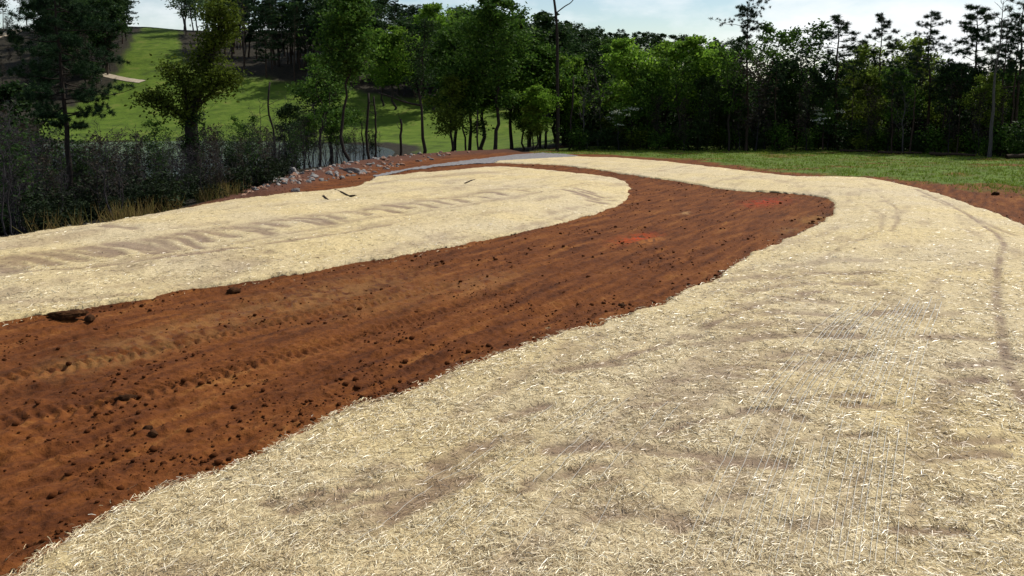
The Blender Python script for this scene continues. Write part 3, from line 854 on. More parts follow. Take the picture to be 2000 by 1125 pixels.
def make_decid(seed, h=14., cr=4., bare=.3, nlimb=16, clump=34, leaf=.34, mat='green', bark='bark', fork=False, tr=.20, spread=.55, dens=1., top=.42):
    rg = np.random.default_rng(seed)
    tb, cb = MB(), MB()
    stems = []
    if fork:
        z = h * bare * .8
        base = wander((0, 0, -.6), (rg.normal(0, .2), rg.normal(0, .2), z), 6, .12, rg)
        tb.tube(base, np.linspace(tr * 1.2, tr, 6), 8)
        for s in (-1, 1):
            e = (s * cr * rg.uniform(.3, .5), rg.normal(0, .6), h * rg.uniform(.86, .97))
            st_ = wander(base[-1], e, 10, .35, rg, 0)
            tb.tube(st_, np.linspace(tr * .78, tr * .12, 10), 7); stems.append(st_)
    else:
        st_ = wander((0, 0, -.6), (rg.normal(0, h * .025), rg.normal(0, h * .025), h * .95), 14, .22, rg)
        tb.tube(st_, np.concatenate([[tr * 1.35], np.linspace(tr, tr * .10, 13)]), 8); stems.append(st_)
    C = []
    for i in range(nlimb):
        S = stems[i % len(stems)]
        f = bare + (1 - bare) * ((i + rg.random()) / nlimb) ** .85 * .97
        zz = f * h
        k = np.interp(zz, S[:, 2], np.arange(len(S)))
        b0 = np.array([np.interp(k, np.arange(len(S)), S[:, q]) for q in range(3)])
        g = (f - bare) / (1 - bare)
        env = np.interp(g, [0, top, .8, 1], [.75, 1.0, .62, .18]) * cr * rg.uniform(.65, 1.18)
        a = i * 2.4 + rg.uniform(-.6, .6)
        rise = rg.uniform(.15, spread) * env + .3
        e = b0 + np.array([math.cos(a) * env, math.sin(a) * env, rise])
        lim = wander(b0, e, 7, .35, rg, .06)
        tb.tube(lim, np.linspace(tr * .36 * (1 - .6 * f) + .012, .014, 7), 5, False)
        for j in range(5):
            q = rg.uniform(.35, 1.0)
            p = lim[min(6, int(q * 6))] + rg.normal(0, .1, 3)
            tw = p + np.array([rg.normal(0, .55), rg.normal(0, .55), rg.normal(.25, .4)]) * env * .36
            tb.tube(wander(p, tw, 4, .3, rg), np.linspace(.02, .007, 4), 3, False)
            for w_ in range(2):
                cc = p + (tw - p) * rg.uniform(.4, 1.1)
                nn = int(clump * dens * rg.uniform(.5, 1.4))
                sg = env * rg.uniform(.09, .20) + .14
                C.append(cc + rg.normal(0, 1, (nn, 3)) * np.array([sg, sg, sg * .62]))
    C = np.concatenate(C)
    cb.leaves(C, rg.uniform(.6, 1.25, len(C)) * leaf, rg)
    return dict(h=h, trunk=tb.mesh('trunk', M[bark], True), crown=cb.mesh('crown', M[mat]))

def make_pine(seed, h=18., bare=.5, cr=2.6, nlimb=26, tufts=6, needles=26, tr=.19, mat='needle', bark='bark_pine', nl=.42, nw=.035, flat=False, droop=.0):
    rg = np.random.default_rng(seed)
    tb, cb = MB(), MB()
    S = wander((0, 0, -.6), (rg.normal(0, .3), rg.normal(0, .3), h * .97), 14, .06, rg)
    tb.tube(S, np.concatenate([[tr * 1.25], np.linspace(tr, tr * .14, 13)]), 8)
    B, Tp = [], []
    def tuft(c, n, L):
        d = rg.normal(size=(n, 3)); d[:, 2] += .25; d /= np.linalg.norm(d, axis=1)[:, None]
        B.append(np.repeat(c[None], n, 0) + rg.normal(0, .05, (n, 3))); Tp.append(c + d * (L * rg.uniform(.7, 1.2, (n, 1))))
    for i in range(nlimb):
        g = ((i + rg.random()) / nlimb)
        f = bare + (1 - bare) * g
        zz = f * h * .96
        b0 = np.array([np.interp(zz, S[:, 2], S[:, q]) for q in range(3)])
        prof = np.interp(g, [0, .25, .6, .9, 1], [.55, 1, .85, .45, .2]) if not flat else np.interp(g, [0, .4, .8, 1], [.5, 1, .9, .6])
        env = prof * cr * rg.uniform(.45, 1.2)
        a = i * 2.4 + rg.uniform(-.7, .7)
        e = b0 + np.array([math.cos(a) * env, math.sin(a) * env, env * (rg.uniform(.05, .5) - droop)])
        lim = wander(b0, e, 6, .25, rg, -.07)
        tb.tube(lim, np.linspace(tr * .30 * (1 - .55 * f) + .01, .012, 6), 4, False)
        for j in range(tufts):
            q = rg.uniform(.4, 1.05)
            c = b0 + (e - b0) * q + rg.normal(0, 1, 3) * np.array([.24, .24, .11]) * (env * .4 + .35)
            tuft(c, needles, nl)
    tuft(S[-1], needles * 2, nl)
    cb.blades(np.concatenate(B), np.concatenate(Tp), nw, rg)
    return dict(h=h, trunk=tb.mesh('trunk', M[bark], True), crown=cb.mesh('crown', M[mat]))

def make_bare(seed, h=8., n1=14, cr=2., tr=.08, bark='twig', leaf=None, stems=1, bare=.2, ntw=7, lean=0., dens=1., tw_r=.016):
    rg = np.random.default_rng(seed)
    tb, cb = MB(), MB()
    C = []
    tl = MB()
    for s in range(stems):
        b = rg.normal(0, .12 * (stems > 1), 2)
        top = (b[0] + rg.normal(0, .05 * h if h < 20 else .01) + lean * h, b[1] + rg.normal(0, .04 * h), h * rg.uniform(.8, 1) * .97)
        S = wander((b[0], b[1], -.6), top, 10, .2 if h < 20 else .05, rg)
        tb.tube(S, np.concatenate([[tr * 1.3], np.linspace(tr, tr * .12, 9)]), 6)
        for i in range(n1):
            f = bare + (1 - bare) * (i + rg.random()) / n1
            k = f * 9; b0 = np.array([np.interp(k, np.arange(10), S[:, q]) for q in range(3)])
            env = cr * rg.uniform(.4, 1.1) * (1 - .65 * f)
            a = rg.uniform(0, 6.28)
            e = b0 + np.array([math.cos(a) * env, math.sin(a) * env, env * rg.uniform(.5, 1.4)])
            lim = wander(b0, e, 6, .4, rg)
            cb.tube(lim, np.linspace(max(tw_r, tr * .35 * (1 - f * .6)), tw_r * .6, 6), 4, False)
            for j in range(ntw):
                p = lim[rg.integers(1, 6)]
                t = p + np.array([rg.normal(0, .5), rg.normal(0, .5), rg.uniform(.1, .9)]) * (env * .5 + .15)
                cb.tube(wander(p, t, 3, .3, rg), np.linspace(tw_r * .8, tw_r * .45, 3), 3, False)
                if leaf: C.append(t + rg.normal(0, .22, (int(8 * dens), 3)))
    d = dict(h=h, trunk=tb.mesh('trunk', M[bark], True), branches=cb.mesh('branches', M[bark]))
    if leaf:
        C = np.concatenate(C); tl.leaves(C, rg.uniform(.12, .26, len(C)), rg)
        d['crown'] = tl.mesh('crown', M[leaf])
    return d

def make_shrub(seed, h=2.2, r=1.3, n=900, leaf=.16, mat='green', ns=9):
    rg = np.random.default_rng(seed)
    tb, cb = MB(), MB(); C = []
    for i in range(ns):
        a = rg.uniform(0, 6.28); q = r * rg.uniform(.1, .8)
        e = np.array([math.cos(a) * q, math.sin(a) * q, h * rg.uniform(.55, 1)])
        P = wander((rg.normal(0, .1), rg.normal(0, .1), -.3), e, 6, .3, rg)
        tb.tube(P, np.linspace(.03, .008, 6), 4, False)
        for j in range(4):
            c = P[rg.integers(2, 6)] + rg.normal(0, .15, 3)
            C.append(c + rg.normal(0, 1, (n // (ns * 4), 3)) * np.array([.24, .24, .18]) * r * .8)
    C = np.concatenate(C); C[:, 2] = np.maximum(C[:, 2], .03)
    cb.leaves(C, rg.uniform(.6, 1.3, len(C)) * leaf, rg)
    return dict(h=h, stems=tb.mesh('stems', M['bark']), foliage=cb.mesh('foliage', M[mat]))

def plant(proto, name, X, Y, height, rz, label, cat='tree', group=None, sx=1., lean=(0, 0), z=None):
    o = bpy.data.objects.new(name, None)
    o.empty_display_size = .3
    o.location = (X, Y, h1(X, Y, base=True) if z is None else z)
    s = height / proto['h']
    o.scale = (s * sx, s * sx, s)
    o.rotation_euler = (lean[0], lean[1], rz)
    link(o); tag(o, label, cat, group)
    for k, me in proto.items():
        if k == 'h': continue
        c = bpy.data.objects.new(k, me); link(c, o)
    return o

def spot(px, Y):
    """plan position on the line of sight through column px at distance Y"""
    X = (px - 1000) / F * Y * CP
    return X, Y
def tree(proto, name, px, Y, top_py, label, rz=None, group=None, sx=1., lean=(0, 0), cat='tree', hmin=3.):
    X, Y = spot(px, Y)
    d = ray(px, top_py)
    ztop = Y / d[1] * d[2]
    g = h1(X, Y, base=True)
    return plant(proto, name, X, Y, max(hmin, ztop - g), random.uniform(0, 6.28) if rz is None else rz, label, cat, group, sx, lean)

PR = {}
PR['dA'] = make_decid(1, 15, 4.6, .28, 20, 34, .36, 'green')
PR['dB'] = make_decid(2, 14, 4.2, .34, 18, 34, .34, 'spring', fork=True)
PR['dC'] = make_decid(3, 13, 4.0, .22, 20, 36, .34, 'spring')
PR['dD'] = make_decid(4, 15, 4.2, .30, 18, 30, .36, 'dark')
PR['dE'] = make_decid(5, 14, 4.0, .30, 17, 28, .34, 'yellow')
PR['dF'] = make_decid(6, 14, 3.8, .26, 16, 16, .36, 'pale', bark='bark_grey')
PR['dG'] = make_decid(7, 14, 4.4, .25, 18, 30, .36, 'dark', fork=True)
PR['dH'] = make_decid(8, 15, 3.6, .35, 15, 12, .30, 'green', fork=True, tr=.17)
PR['dI'] = make_decid(9, 13, 3.8, .18, 18, 26, .34, 'olive')
PR['pA'] = make_pine(21, 19, .45, 3.2, 32, 9, 26, nw=.05)
PR['pB'] = make_pine(22, 19, .60, 2.9, 24, 9, 30, nw=.05)
PR['pC'] = make_pine(23, 18, .38, 3.2, 36, 9, 26, nw=.05)
PR['pD'] = make_pine(24, 20, .66, 3.2, 20, 9, 26, flat=True, nw=.05)
PR['pE'] = make_pine(25, 17, .22, 3.2, 48, 12, 28, nw=.06)
PR['bA'] = make_bare(31, 9, 15, 2.3, .07)
PR['bB'] = make_bare(32, 8, 12, 2.0, .05, stems=2)
PR['bC'] = make_bare(33, 10, 16, 2.4, .08, leaf='brown_leaf')
PR['bD'] = make_bare(34, 7, 11, 1.8, .045, stems=3, leaf='dark', dens=.45)
PR['bE'] = make_bare(35, 14, 18, 3.2, .14, 'bark_grey', ntw=8, bare=.35)
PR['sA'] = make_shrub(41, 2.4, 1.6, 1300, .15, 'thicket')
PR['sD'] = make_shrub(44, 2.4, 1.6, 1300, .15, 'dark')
PR['sB'] = make_shrub(42, 2.0, 1.3, 900, .15, 'green')
PR['sC'] = make_shrub(43, 1.8, 1.2, 800, .14, 'olive')

# ------------------------------------------------------------------ single trees one can point to
# left: big pine in front of the valley
HP = make_pine(101, 21, .37, 4.6, 54, 20, 44, tr=.26, nl=.40, nw=.045, droop=.26, bark='bark')
tree(HP, 'pine_tree', 126, 47, -75, 'tall dark pine with a long bare trunk at the left edge of the straw', rz=.6)
# ivy clad forked tree
def make_hero2():
    rg = np.random.default_rng(55)
    tb, cb = MB(), MB()
    base = np.array([(0, 0, -1.), (.05, 0, 2.), (-.15, .1, 5.2), (.05, 0, 7.0)])
    tb.tube(base, [.62, .55, .5, .40], 10)
    stems = [np.array([(.05, 0, 6.3), (.8, .1, 8.2), (1.7, 0, 10.4), (2.3, .2, 12.6), (2.6, .1, 14.6)]),
             np.array([(-.1, 0, 6.2), (-.5, .2, 7.8), (-.9, .5, 9.2), (-1.4, .3, 10.1)]),
             np.array([(.3, 0, 6.6), (1.6, -.6, 7.8), (2.9, -.9, 8.8), (3.5, -1.1, 9.2)]),
             np.array([(0, .1, 5.2), (-1.2, -.3, 6.6), (-2.4, -.5, 7.4), (-3.1, -.6, 7.7)])]
    C = []
    for S, r0, cnt, env, off in zip(stems, (.34, .30, .18, .16), (70, 18, 22, 22), (1.65, 1.2, 1.4, 1.4), (.28, .2, .3, .3)):
        P = smooth_line(S, 2)
        tb.tube(P, np.linspace(r0, .04, len(P)), 8)
        for i in range(cnt):
            q = off + (1 - off) * rg.random()
            b0 = P[int(q * (len(P) - 1))]
            a = rg.uniform(0, 6.28); e = b0 + np.array([math.cos(a), math.sin(a) * .8, rg.uniform(-.25, .55)]) * env * rg.uniform(.4, 1.1)
            tb.tube(wander(b0, e, 5, .3, rg), np.linspace(.05, .012, 5), 4, False)
            for j in range(5):
                c = b0 + (e - b0) * rg.uniform(.35, 1.1) + rg.normal(0, .15, 3)
                C.append(c + rg.normal(0, 1, (17, 3)) * np.array([.40, .40, .34]))
    C = np.concatenate(C); cb.leaves(C, rg.uniform(.12, .27, len(C)), rg)
    iv = MB(); I = []
    for i in range(150):
        z = rg.uniform(-1, 7.4); a = rg.uniform(0, 6.28); r = rg.uniform(.5, .95) * (1.0 if z < 6 else .8)
        I.append(np.array([math.cos(a) * r, math.sin(a) * r, z]) + rg.normal(0, .18, (26, 3)))
    I = np.concatenate(I); iv.leaves(I, rg.uniform(.10, .2, len(I)), rg)
    return dict(h=15., trunk=tb.mesh('trunk', M['bark'], True), crown=cb.mesh('crown', M['olive']), ivy=iv.mesh('ivy', M['dark']))
tree(make_hero2(), 'forked_tree', 372, 50, 5, 'thick dark forked tree with yellowish green crown leaning right, near the stone bank', rz=0)

tree(make_decid(61, 17, 3.6, .46, 22, 40, .30, 'green', tr=.19), 'slender_tree', 680, 66, -12, 'slender straight tree with round green crown just behind the stone bank', rz=1.)
PF = make_bare(62, 16, 16, 3.6, .22, 'bark', ntw=9, bare=.5, leaf='dark', dens=2.2, stems=1)
tree(PF, 'bare_tree', 824, 80, 25, 'dark thick trunked tree with thin grey crown behind the gravel path', rz=2.)
# hanging limb of that tree: fallen bough leaning on it
X, Y = spot(824, 79.3)
mb = MB(); zb = -Y * math.tan((205 - 160) / F) * 1.02
P = smooth_line([(X, Y, zb), (X - 1.6, Y - .1, zb + .3), (X - 3.2, Y - .2, zb + .95), (X - 4.3, Y, zb + 1.25)], 2)
mb.tube(P, np.linspace(.12, .04, len(P)), 6); mb.tube(P[5:9] + np.linspace(0, 1, 4)[:, None] * (-.5, .2, .9), np.linspace(.04, .015, 4), 5)
tag(link(bpy.data.objects.new('broken_bough', mb.mesh('broken_bough', M['bark']))), 'broken dark bough hanging left from the thick trunked tree', 'branch')

tree(make_decid(63, 19, 5.2, .30, 26, 42, .34, 'green', tr=.24), 'broad_tree', 966, 96, -10, 'broad dark green tree standing in the middle beyond the gravel path', rz=.3)
tree(make_decid(64, 14, 4.2, .20, 20, 38, .32, 'green', tr=.15), 'bushy_tree', 905, 100, 105, 'low bushy green tree left of the broad tree', rz=.9)
# tall pine with one crooked limb
def make_hero_pine():
    rg = np.random.default_rng(77)
    tb, cb = MB(), MB()
    S = np.array([(0, 0, -1), (.05, 0, 4), (-.05, 0, 9), (-.05, .1, 14), (-.3, 0, 17.5), (-.75, 0, 20), (-.9, 0, 22)])
    S = smooth_line(S, 2); tb.tube(S, np.linspace(.27, .10, len(S)), 8)
    B, T = [], []
    def tuft(c, n=34, L=.42):
        d = rg.normal(size=(n, 3)); d[:, 2] += .2; d /= np.linalg.norm(d, axis=1)[:, None]
        B.append(np.repeat(c[None], n, 0)); T.append(c + d * L * rg.uniform(.6, 1.1, (n, 1)))
    limbs = [[(-.25, 0, 17.0), (.9, 0, 17.9), (1.7, .1, 18.3), (2.6, 0, 19.8), (3.4, 0, 20.1)], [(-.6, 0, 19.2), (-1.6, .3, 19.8), (-2.6, .2, 19.6)],
             [(-.8, 0, 20.5), (.2, .5, 21.4), (1.4, .3, 21.6)], [(-.85, 0, 21.2), (-1.9, -.5, 22.2), (-2.6, -.2, 22.4)], [(-.9, 0, 21.9), (-.5, .2, 23), (.3, 0, 23.6)]]
    for L in limbs:
        P = smooth_line(L, 2); tb.tube(P, np.linspace(.09, .025, len(P)), 6)
        for k in range(12):
            q = P[-1] + rg.normal(0, 1, 3) * (.55, .4, .22)
            tb.tube(wander(P[-3], q, 3, .2, rg), [.025, .018, .01], 4, False); tuft(q)
    cb.blades(np.concatenate(B), np.concatenate(T), .03, rg)
    return dict(h=23.5, trunk=tb.mesh('trunk', M['bark'], True), crown=cb.mesh('crown', M['needle']))
o = plant(make_hero_pine(), 'pine_tree', *spot(1089, 99), 23.0, 0, 'very tall bare trunked pine with one crooked limb over the ridge, centre', sx=1.)
# snags and thin stems
def snag(px, Y, top, rad, label, lean=0.):
    X, Y = spot(px, Y); g = h1(X, Y); d = ray(px, top); zt = Y / d[1] * d[2]
    rg = np.random.default_rng(int(px))
    hh = zt - g
    mb = MB(); S = wander((0, 0, -.5), (lean, 0, hh), 9, .12, rg); mb.tube(S, np.linspace(rad, rad * .7, 9), 7)
    root = bpy.data.objects.new('snag', None); root.location = (X, Y, g); link(root); tag(root, label, 'tree', 'leafless stems below the path')
    link(bpy.data.objects.new('trunk', mb.mesh('trunk', M['bark'], True)), root)
    for k in range(3):
        mb = MB(); p = S[rg.integers(4, 8)]
        mb.tube(wander(p, p + rg.normal(0, .5, 3) + (0, 0, .5), 4, .2, rg), np.linspace(rad * .35, .01, 4), 5)
        link(bpy.data.objects.new('branch_stub', mb.mesh('branch_stub', M['bark'])), root)
snag(719, 74, 182, .15, 'left of two bare dark poles standing behind the stone bank')
snag(729, 75, 188, .11, 'right and thinner of two bare dark poles behind the stone bank')
snag(781, 78, 232, .15, 'short broken dark stump left of the thick trunked tree')
snag(704, 76, 240, .07, 'thin low dead stem left of the two bare poles')
snag(527, 70, 160, .10, 'lone thin dead stem in front of the pasture')
snag(1112, 98, 150, .13, 'thin dark curved trunk right of the very tall pine', .5)
snag(932, 93, 215, .12, 'thin dark trunk left of the broad green tree')
tree(PR['dH'], 'leaning_tree', 622, 72, 105, 'thin leaning forked tree with sparse leaves left of the slender tree', rz=.2, lean=(0, .10))
tree(PR['bE'], 'bare_tree', 1148, 101, 100, 'bare greyish tree between the tall pine and the blossoming dogwood', rz=1.2)
tree(PR['bE'], 'bare_tree', 1170, 106, 92, 'bare greyish tree just behind the blossoming dogwood', rz=3.2)
tree(PR['dC'], 'small_tree', 1118, 108, 118, 'small fresh green tree right of the tall pine', rz=.2, sx=.7)
tree(PR['dC'], 'small_tree', 1020, 103, 150, 'small fresh green tree right of the broad green tree', rz=2.2)
tree(PR['dB'], 'small_tree', 1056, 107, 110, 'small forked green tree left of the tall pine', rz=2.9)
# dogwood in flower
def make_dogwood():
    d = make_bare(91, 6, 16, 3.0, .06, 'twig', ntw=6, leaf='green', dens=1.1, bare=.35)
    rg = np.random.default_rng(9); mb = MB(); C = []
    for i in range(13):
        a = rg.uniform(0, 6.28); q = rg.uniform(.8, 3.)
        c = np.array([math.cos(a) * q, math.sin(a) * q, rg.uniform(3.4, 5.6)])
        C.append(c + rg.normal(0, 1, (26, 3)) * (.34, .34, .07))
    C = np.concatenate(C); mb.leaves(C, rg.uniform(.10, .2, len(C)), rg, 1.1)
    d['blossom'] = mb.mesh('blossom', M['blossom']); return d
DW = make_dogwood()
tree(DW, 'dogwood', 1212, 97, 205, 'white flowering dogwood at the wood edge, centre', rz=0.)
tree(DW, 'dogwood', 1618, 97, 205, 'pale flowering dogwood in the dark wood behind the field', rz=2.)

# ------------------------------------------------------------------ wood edge behind the field, first row: each with its own look
EDGE_ROW = [
 ('dC', 'green_tree', 1232, 104, 82, 'bright green tree right of the dogwood', 1.), ('dB', 'green_tree', 1300, 106, 92, 'bright green forked tree at wood edge left of centre field', 1.),
 ('dC', 'green_tree', 1352, 102, 78, 'brightest green round tree at the edge of the field', 1.05), ('dA', 'green_tree', 1405, 105, 100, 'green tree right of the brightest round tree', .9),
 ('dH', 'thin_tree', 1500, 100, 60, 'thin leaved forked tree right of the spreading pine', 1.), ('dH', 'lacy_tree', 1545, 104, 40, 'lacy oak with open crown against the sky', 1.25),
 ('dH', 'lacy_tree', 1585, 103, 52, 'second lacy oak with open crown, beside the clumpy pine', 1.1), ('dD', 'dark_tree', 1530, 99, 120, 'dark green tree in front of the lacy oaks', .9),
 ('pB', 'pine_tree', 1642, 98, 24, 'clumpy crowned dark pine right of the lacy oaks', 1.6), ('dE', 'yellow_green_tree', 1690, 104, 98, 'yellow green tree right of the clumpy pine', 1.),
 ('pB', 'pine_tree', 1724, 96, 20, 'slim pine with tufted crooked top in the middle right', 1.1), ('dE', 'yellow_green_tree', 1778, 108, 85, 'pale yellow green tree between two slim pines', 1.1),
 ('pC', 'pine_tree', 1815, 92, 16, 'slim feathery pine left of the dense conifer', 1.1), ('dA', 'green_tree', 1760, 93, 135, 'mid green tree under the slim pines', .9),
 ('pE', 'conifer', 1902, 90, 5, 'dense dark conifer standing out against the sky at right', 1.25), ('dG', 'dark_tree', 1868, 88, 130, 'dark forked tree below the dense conifer', .9),
 ('dE', 'yellow_green_tree', 1935, 84, 150, 'low yellow green tree right of the dense conifer', .9), ('pC', 'pine_tree', 1992, 84, -25, 'dark pine cut by the right edge of the picture', 1.1),
 ('dD', 'dark_tree', 1440, 98, 150, 'low dark tree below the spreading pine', .8),
 ('dG', 'dark_tree', 1385, 97, 150, 'low black green cedar at the field edge', .6), ('bC', 'brown_tree', 1478, 97, 115, 'brownish bare tree beside the spreading pine', 1.3),
 ('bC', 'brown_tree', 1440, 101, 105, 'brownish bare tree left of the spreading pine', 1.2), ('dI', 'olive_tree', 1660, 100, 150, 'low olive green tree under the clumpy pine', .8),
 ('bE', 'bare_tree', 1752, 110, 62, 'grey bare topped tree between slim pines', 1.), ('dG', 'dark_tree', 1612, 98, 135, 'dark tree with broad base left of the clumpy pine', .8),
 ('dA', 'green_tree', 1265, 100, 140, 'mid green tree low behind the dogwood', .9), ('dI', 'olive_tree', 1700, 95, 150, 'spreading olive tree in the wood edge right of the clumpy pine', 1.),
 ('dE', 'yellow_green_tree', 1830, 93, 150, 'yellow green tree left of the dense conifer', .9), ('bC', 'brown_tree', 1800, 92, 150, 'brownish twiggy tree under the feathery pine', 1.),
 ('bC', 'brown_tree', 1965, 82, 165, 'brownish twiggy tree beside the dead tree', 1.), ('dA', 'green_tree', 1985, 86, 140, 'green tree filling the right edge of the wood', 1.)]
for key, nm, px, Y, top, lab, sx in EDGE_ROW:
    tree(PR[key], nm, px, Y, top, lab, sx=sx)
FRONT = [('pB', 1520, 110), ('bC', 1500, 150), ('pD', 1560, 95), ('bC', 1585, 160), ('pB', 1612, 120), ('pD', 1668, 115), ('bC', 1692, 165), ('pB', 1748, 115), ('bC', 1735, 160), ('pD', 1785, 92), ('bE', 1772, 130),
         ('pB', 1845, 110), ('bC', 1860, 160), ('pD', 1878, 120), ('bE', 1915, 150), ('bC', 1925, 175), ('pB', 1962, 40), ('pD', 1978, 20), ('bC', 1340, 190), ('bC', 1290, 185), ('dH', 1325, 110), ('dH', 1430, 95), ('bC', 1455, 130)]
for i, (key, px, top) in enumerate(FRONT):
    wd = {'pB': 'slim pine with high dark crown', 'pD': 'bare trunked pine with small crown', 'bC': 'brownish twiggy young tree', 'bE': 'grey leafless tree', 'dH': 'thin leaved forked tree'}[key]
    near = min(EDGE_ROW, key=lambda e: abs(e[2] - px - 3) + (0 if e[0] != key else 60))
    tree(PR[key], 'edge_tree', px, 96 - max(0, px - 1600) * .04 + (i % 3), top, wd + ' beside the ' + ' '.join(near[5].split(' at ')[0].split(' cut ')[0].split(' under ')[0].split(' in ')[0].split()[:6]), sx=.95)
SPP = make_pine(131, 20, .78, 4.0, 18, 16, 34, tr=.22, flat=True, nl=.36, nw=.04)
tree(SPP, 'pine_tree', 1461, 97, -4, 'tall sparse pine with flat spreading crown above the wood', rz=1.1)
DT = make_bare(141, 22, 20, 3.2, .24, 'bark_grey', ntw=2, bare=.55, tw_r=.03)
tree(DT, 'dead_tree', 1942, 80, -40, 'tall grey dead tree with bare limbs near the right edge', rz=.4)

# rows behind, filling the wood
random.seed(21)
def section(px):
    for lim, w in ((1190, 'behind the tall bare trunked pine'), (1290, 'behind the dogwood'), (1420, 'behind the brightest green round tree'), (1500, 'behind the spreading pine'),
                   (1610, 'behind the lacy oaks'), (1700, 'behind the clumpy pine'), (1840, 'behind the slim pines'), (1930, 'behind the dense conifer')):
        if px < lim: return w
    return 'behind the dead tree'
BL = {'d': ('wood_tree', '', 'leafy trees inside the wood behind the field'),
      'p': ('wood_pine', 'dark pine inside the wood behind the field', 'pines inside the wood behind the field'),
      'b': ('wood_sapling', 'bare brown tree inside the wood behind the field', 'bare trees inside the wood behind the field')}
for row, (Y0, lo, hi, n) in enumerate([(104, 160, 215, 18), (114, 130, 180, 20), (128, 118, 155, 22)]):
    for i in range(n):
        px = 1110 + (i + random.random()) * (930 / n)
        Y = Y0 + random.uniform(-4, 5) - max(0, px - 1650) * .035
        key = random.choice(['dA', 'dC', 'dG', 'dA', 'dC', 'bC', 'dA', 'pE', 'dI'] if px < 1480 or px > 1660 else ['dD', 'dA', 'bC', 'dD', 'pE', 'dG', 'bE'])
        nm, lab, gp = BL[key[0]]
        lab = {'dA': 'mid green leafy tree', 'dC': 'bright green leafy tree', 'dD': 'dark green leafy tree', 'dG': 'dark forked leafy tree', 'dI': 'olive leafy tree', 'bC': 'brown twiggy tree',
               'bE': 'grey bare tree', 'pE': 'dense dark pine'}[key] + (', second row, ' if row == 0 else ', deep in the wood, ') + section(px)
        tree(PR[key], nm, px, Y, random.uniform(lo, hi), lab, group=gp, sx=random.uniform(.85, 1.2))
for i in range(44):      # dark undergrowth deeper in
    px = 1090 + (i + random.random()) * 22
    X, Yy = spot(px, 109 - max(0, px - 1600) * .045 + random.uniform(-3, 6))
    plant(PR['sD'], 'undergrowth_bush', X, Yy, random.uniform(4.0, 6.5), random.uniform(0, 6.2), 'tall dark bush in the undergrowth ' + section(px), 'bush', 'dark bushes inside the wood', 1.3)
for i in range(34):      # understorey along the foot of the wood
    px = 1105 + (i + random.random()) * 28
    Y = 97.5 - max(0, px - 1600) * .045 + random.uniform(-1, 3)
    key = random.choice(['sD', 'sB', 'sB', 'sD', 'sC'])
    X, Yy = spot(px, Y)
    plant(PR[key], 'shrub', X, Yy, random.uniform(1.6, 3.6), random.uniform(0, 6.2), {'sD': 'dark', 'sB': 'green', 'sC': 'olive'}[key] + ' low shrub at the wood edge, the trees there ' + section(px).replace('behind', 'being'), 'shrub', 'shrubs at the foot of the wood', 1.2)

# fallen logs along the field edge
def log(pa, pb, rad, label):
    A, B = np.array(gpos(*pa)), np.array(gpos(*pb))
    mb = MB(); P = wander(A + (0, 0, rad), B + (0, 0, rad), 8, .06, np.random.default_rng(int(pa[0]))); mb.tube(P, np.linspace(rad, rad * .6, 8), 7)
    tag(link(bpy.data.objects.new('log', mb.mesh('log', M['stick'], True))), label, 'log')
log((1640, 297), (1700, 298), .16, 'dark log lying at the wood edge below the clumpy pine')
log((1715, 300), (1800, 302), .17, 'long dark log along the wood edge below the slim pines')
log((1815, 304), (1905, 307), .2, 'long dark log below the dense conifer')
log((1965, 311), (2040, 310), .22, 'dark log at the right end of the wood edge')

# ------------------------------------------------------------------ slope and valley on the left: thicket
random.seed(8)
for i in range(200):
    px = -60 + (i + random.random()) * (800 / 200)
    e_y = np.interp(px, [p[0] for p in EDGE_PX], [p[1] for p in EDGE_PX])
    eY = plane_hit(px, e_y)[1]
    Y = eY + random.uniform(1.5 if abs(px - 132) > 28 else 22, 30) * (1.0 if px < 480 else .7)
    top = np.interp(px, [-60, 0, 150, 300, 420, 520, 640, 740], [215, 230, 276, 274, 266, 256, 250, 285]) + random.uniform(-24, 36)
    key = random.choice(['bA', 'bB', 'bA', 'bB', 'bC', 'bA', 'bB', 'bD'])
    ar = 'left of the tall dark pine' if px < 110 else 'between tall pine and forked tree' if px < 360 else 'between forked and leaning trees' if px < 610 else 'behind the stone bank'
    kd = {'bA': 'bare grey sapling', 'bB': 'two stemmed bare sapling', 'bC': 'brownish twiggy sapling', 'bD': 'clumped sapling with few dark leaves'}[key]
    tree(PR[key], 'sapling', px, Y, top, kd + ' ' + ar + (', near the straw' if Y < eY + 11 else ', farther down'), group='saplings of the thicket on the valley slope', sx=random.uniform(.9, 1.3))
for i in range(46):
    px = -60 + (i + random.random()) * (620 / 46)
    e_y = np.interp(px, [p[0] for p in EDGE_PX], [p[1] for p in EDGE_PX])
    eY = plane_hit(px, e_y)[1]
    X, Y = spot(px, eY + random.uniform(2, 14))
    key = random.choice(['sA', 'sA', 'sA', 'sA'])
    plant(PR[key], 'shrub', X, Y, (random.uniform(1.4, 2.0) if i % 2 else random.uniform(.8, 1.3)), random.uniform(0, 6.2), {'sA': 'dark', 'sB': 'green'}[key] + (' tall' if i % 2 else ' low') + ' shrub under the saplings ' + ('left of the tall dark pine' if px < 110 else 'between tall pine and forked tree' if px < 360 else 'right of the forked tree'), 'shrub', 'shrubs of the thicket on the valley slope', 1.25)
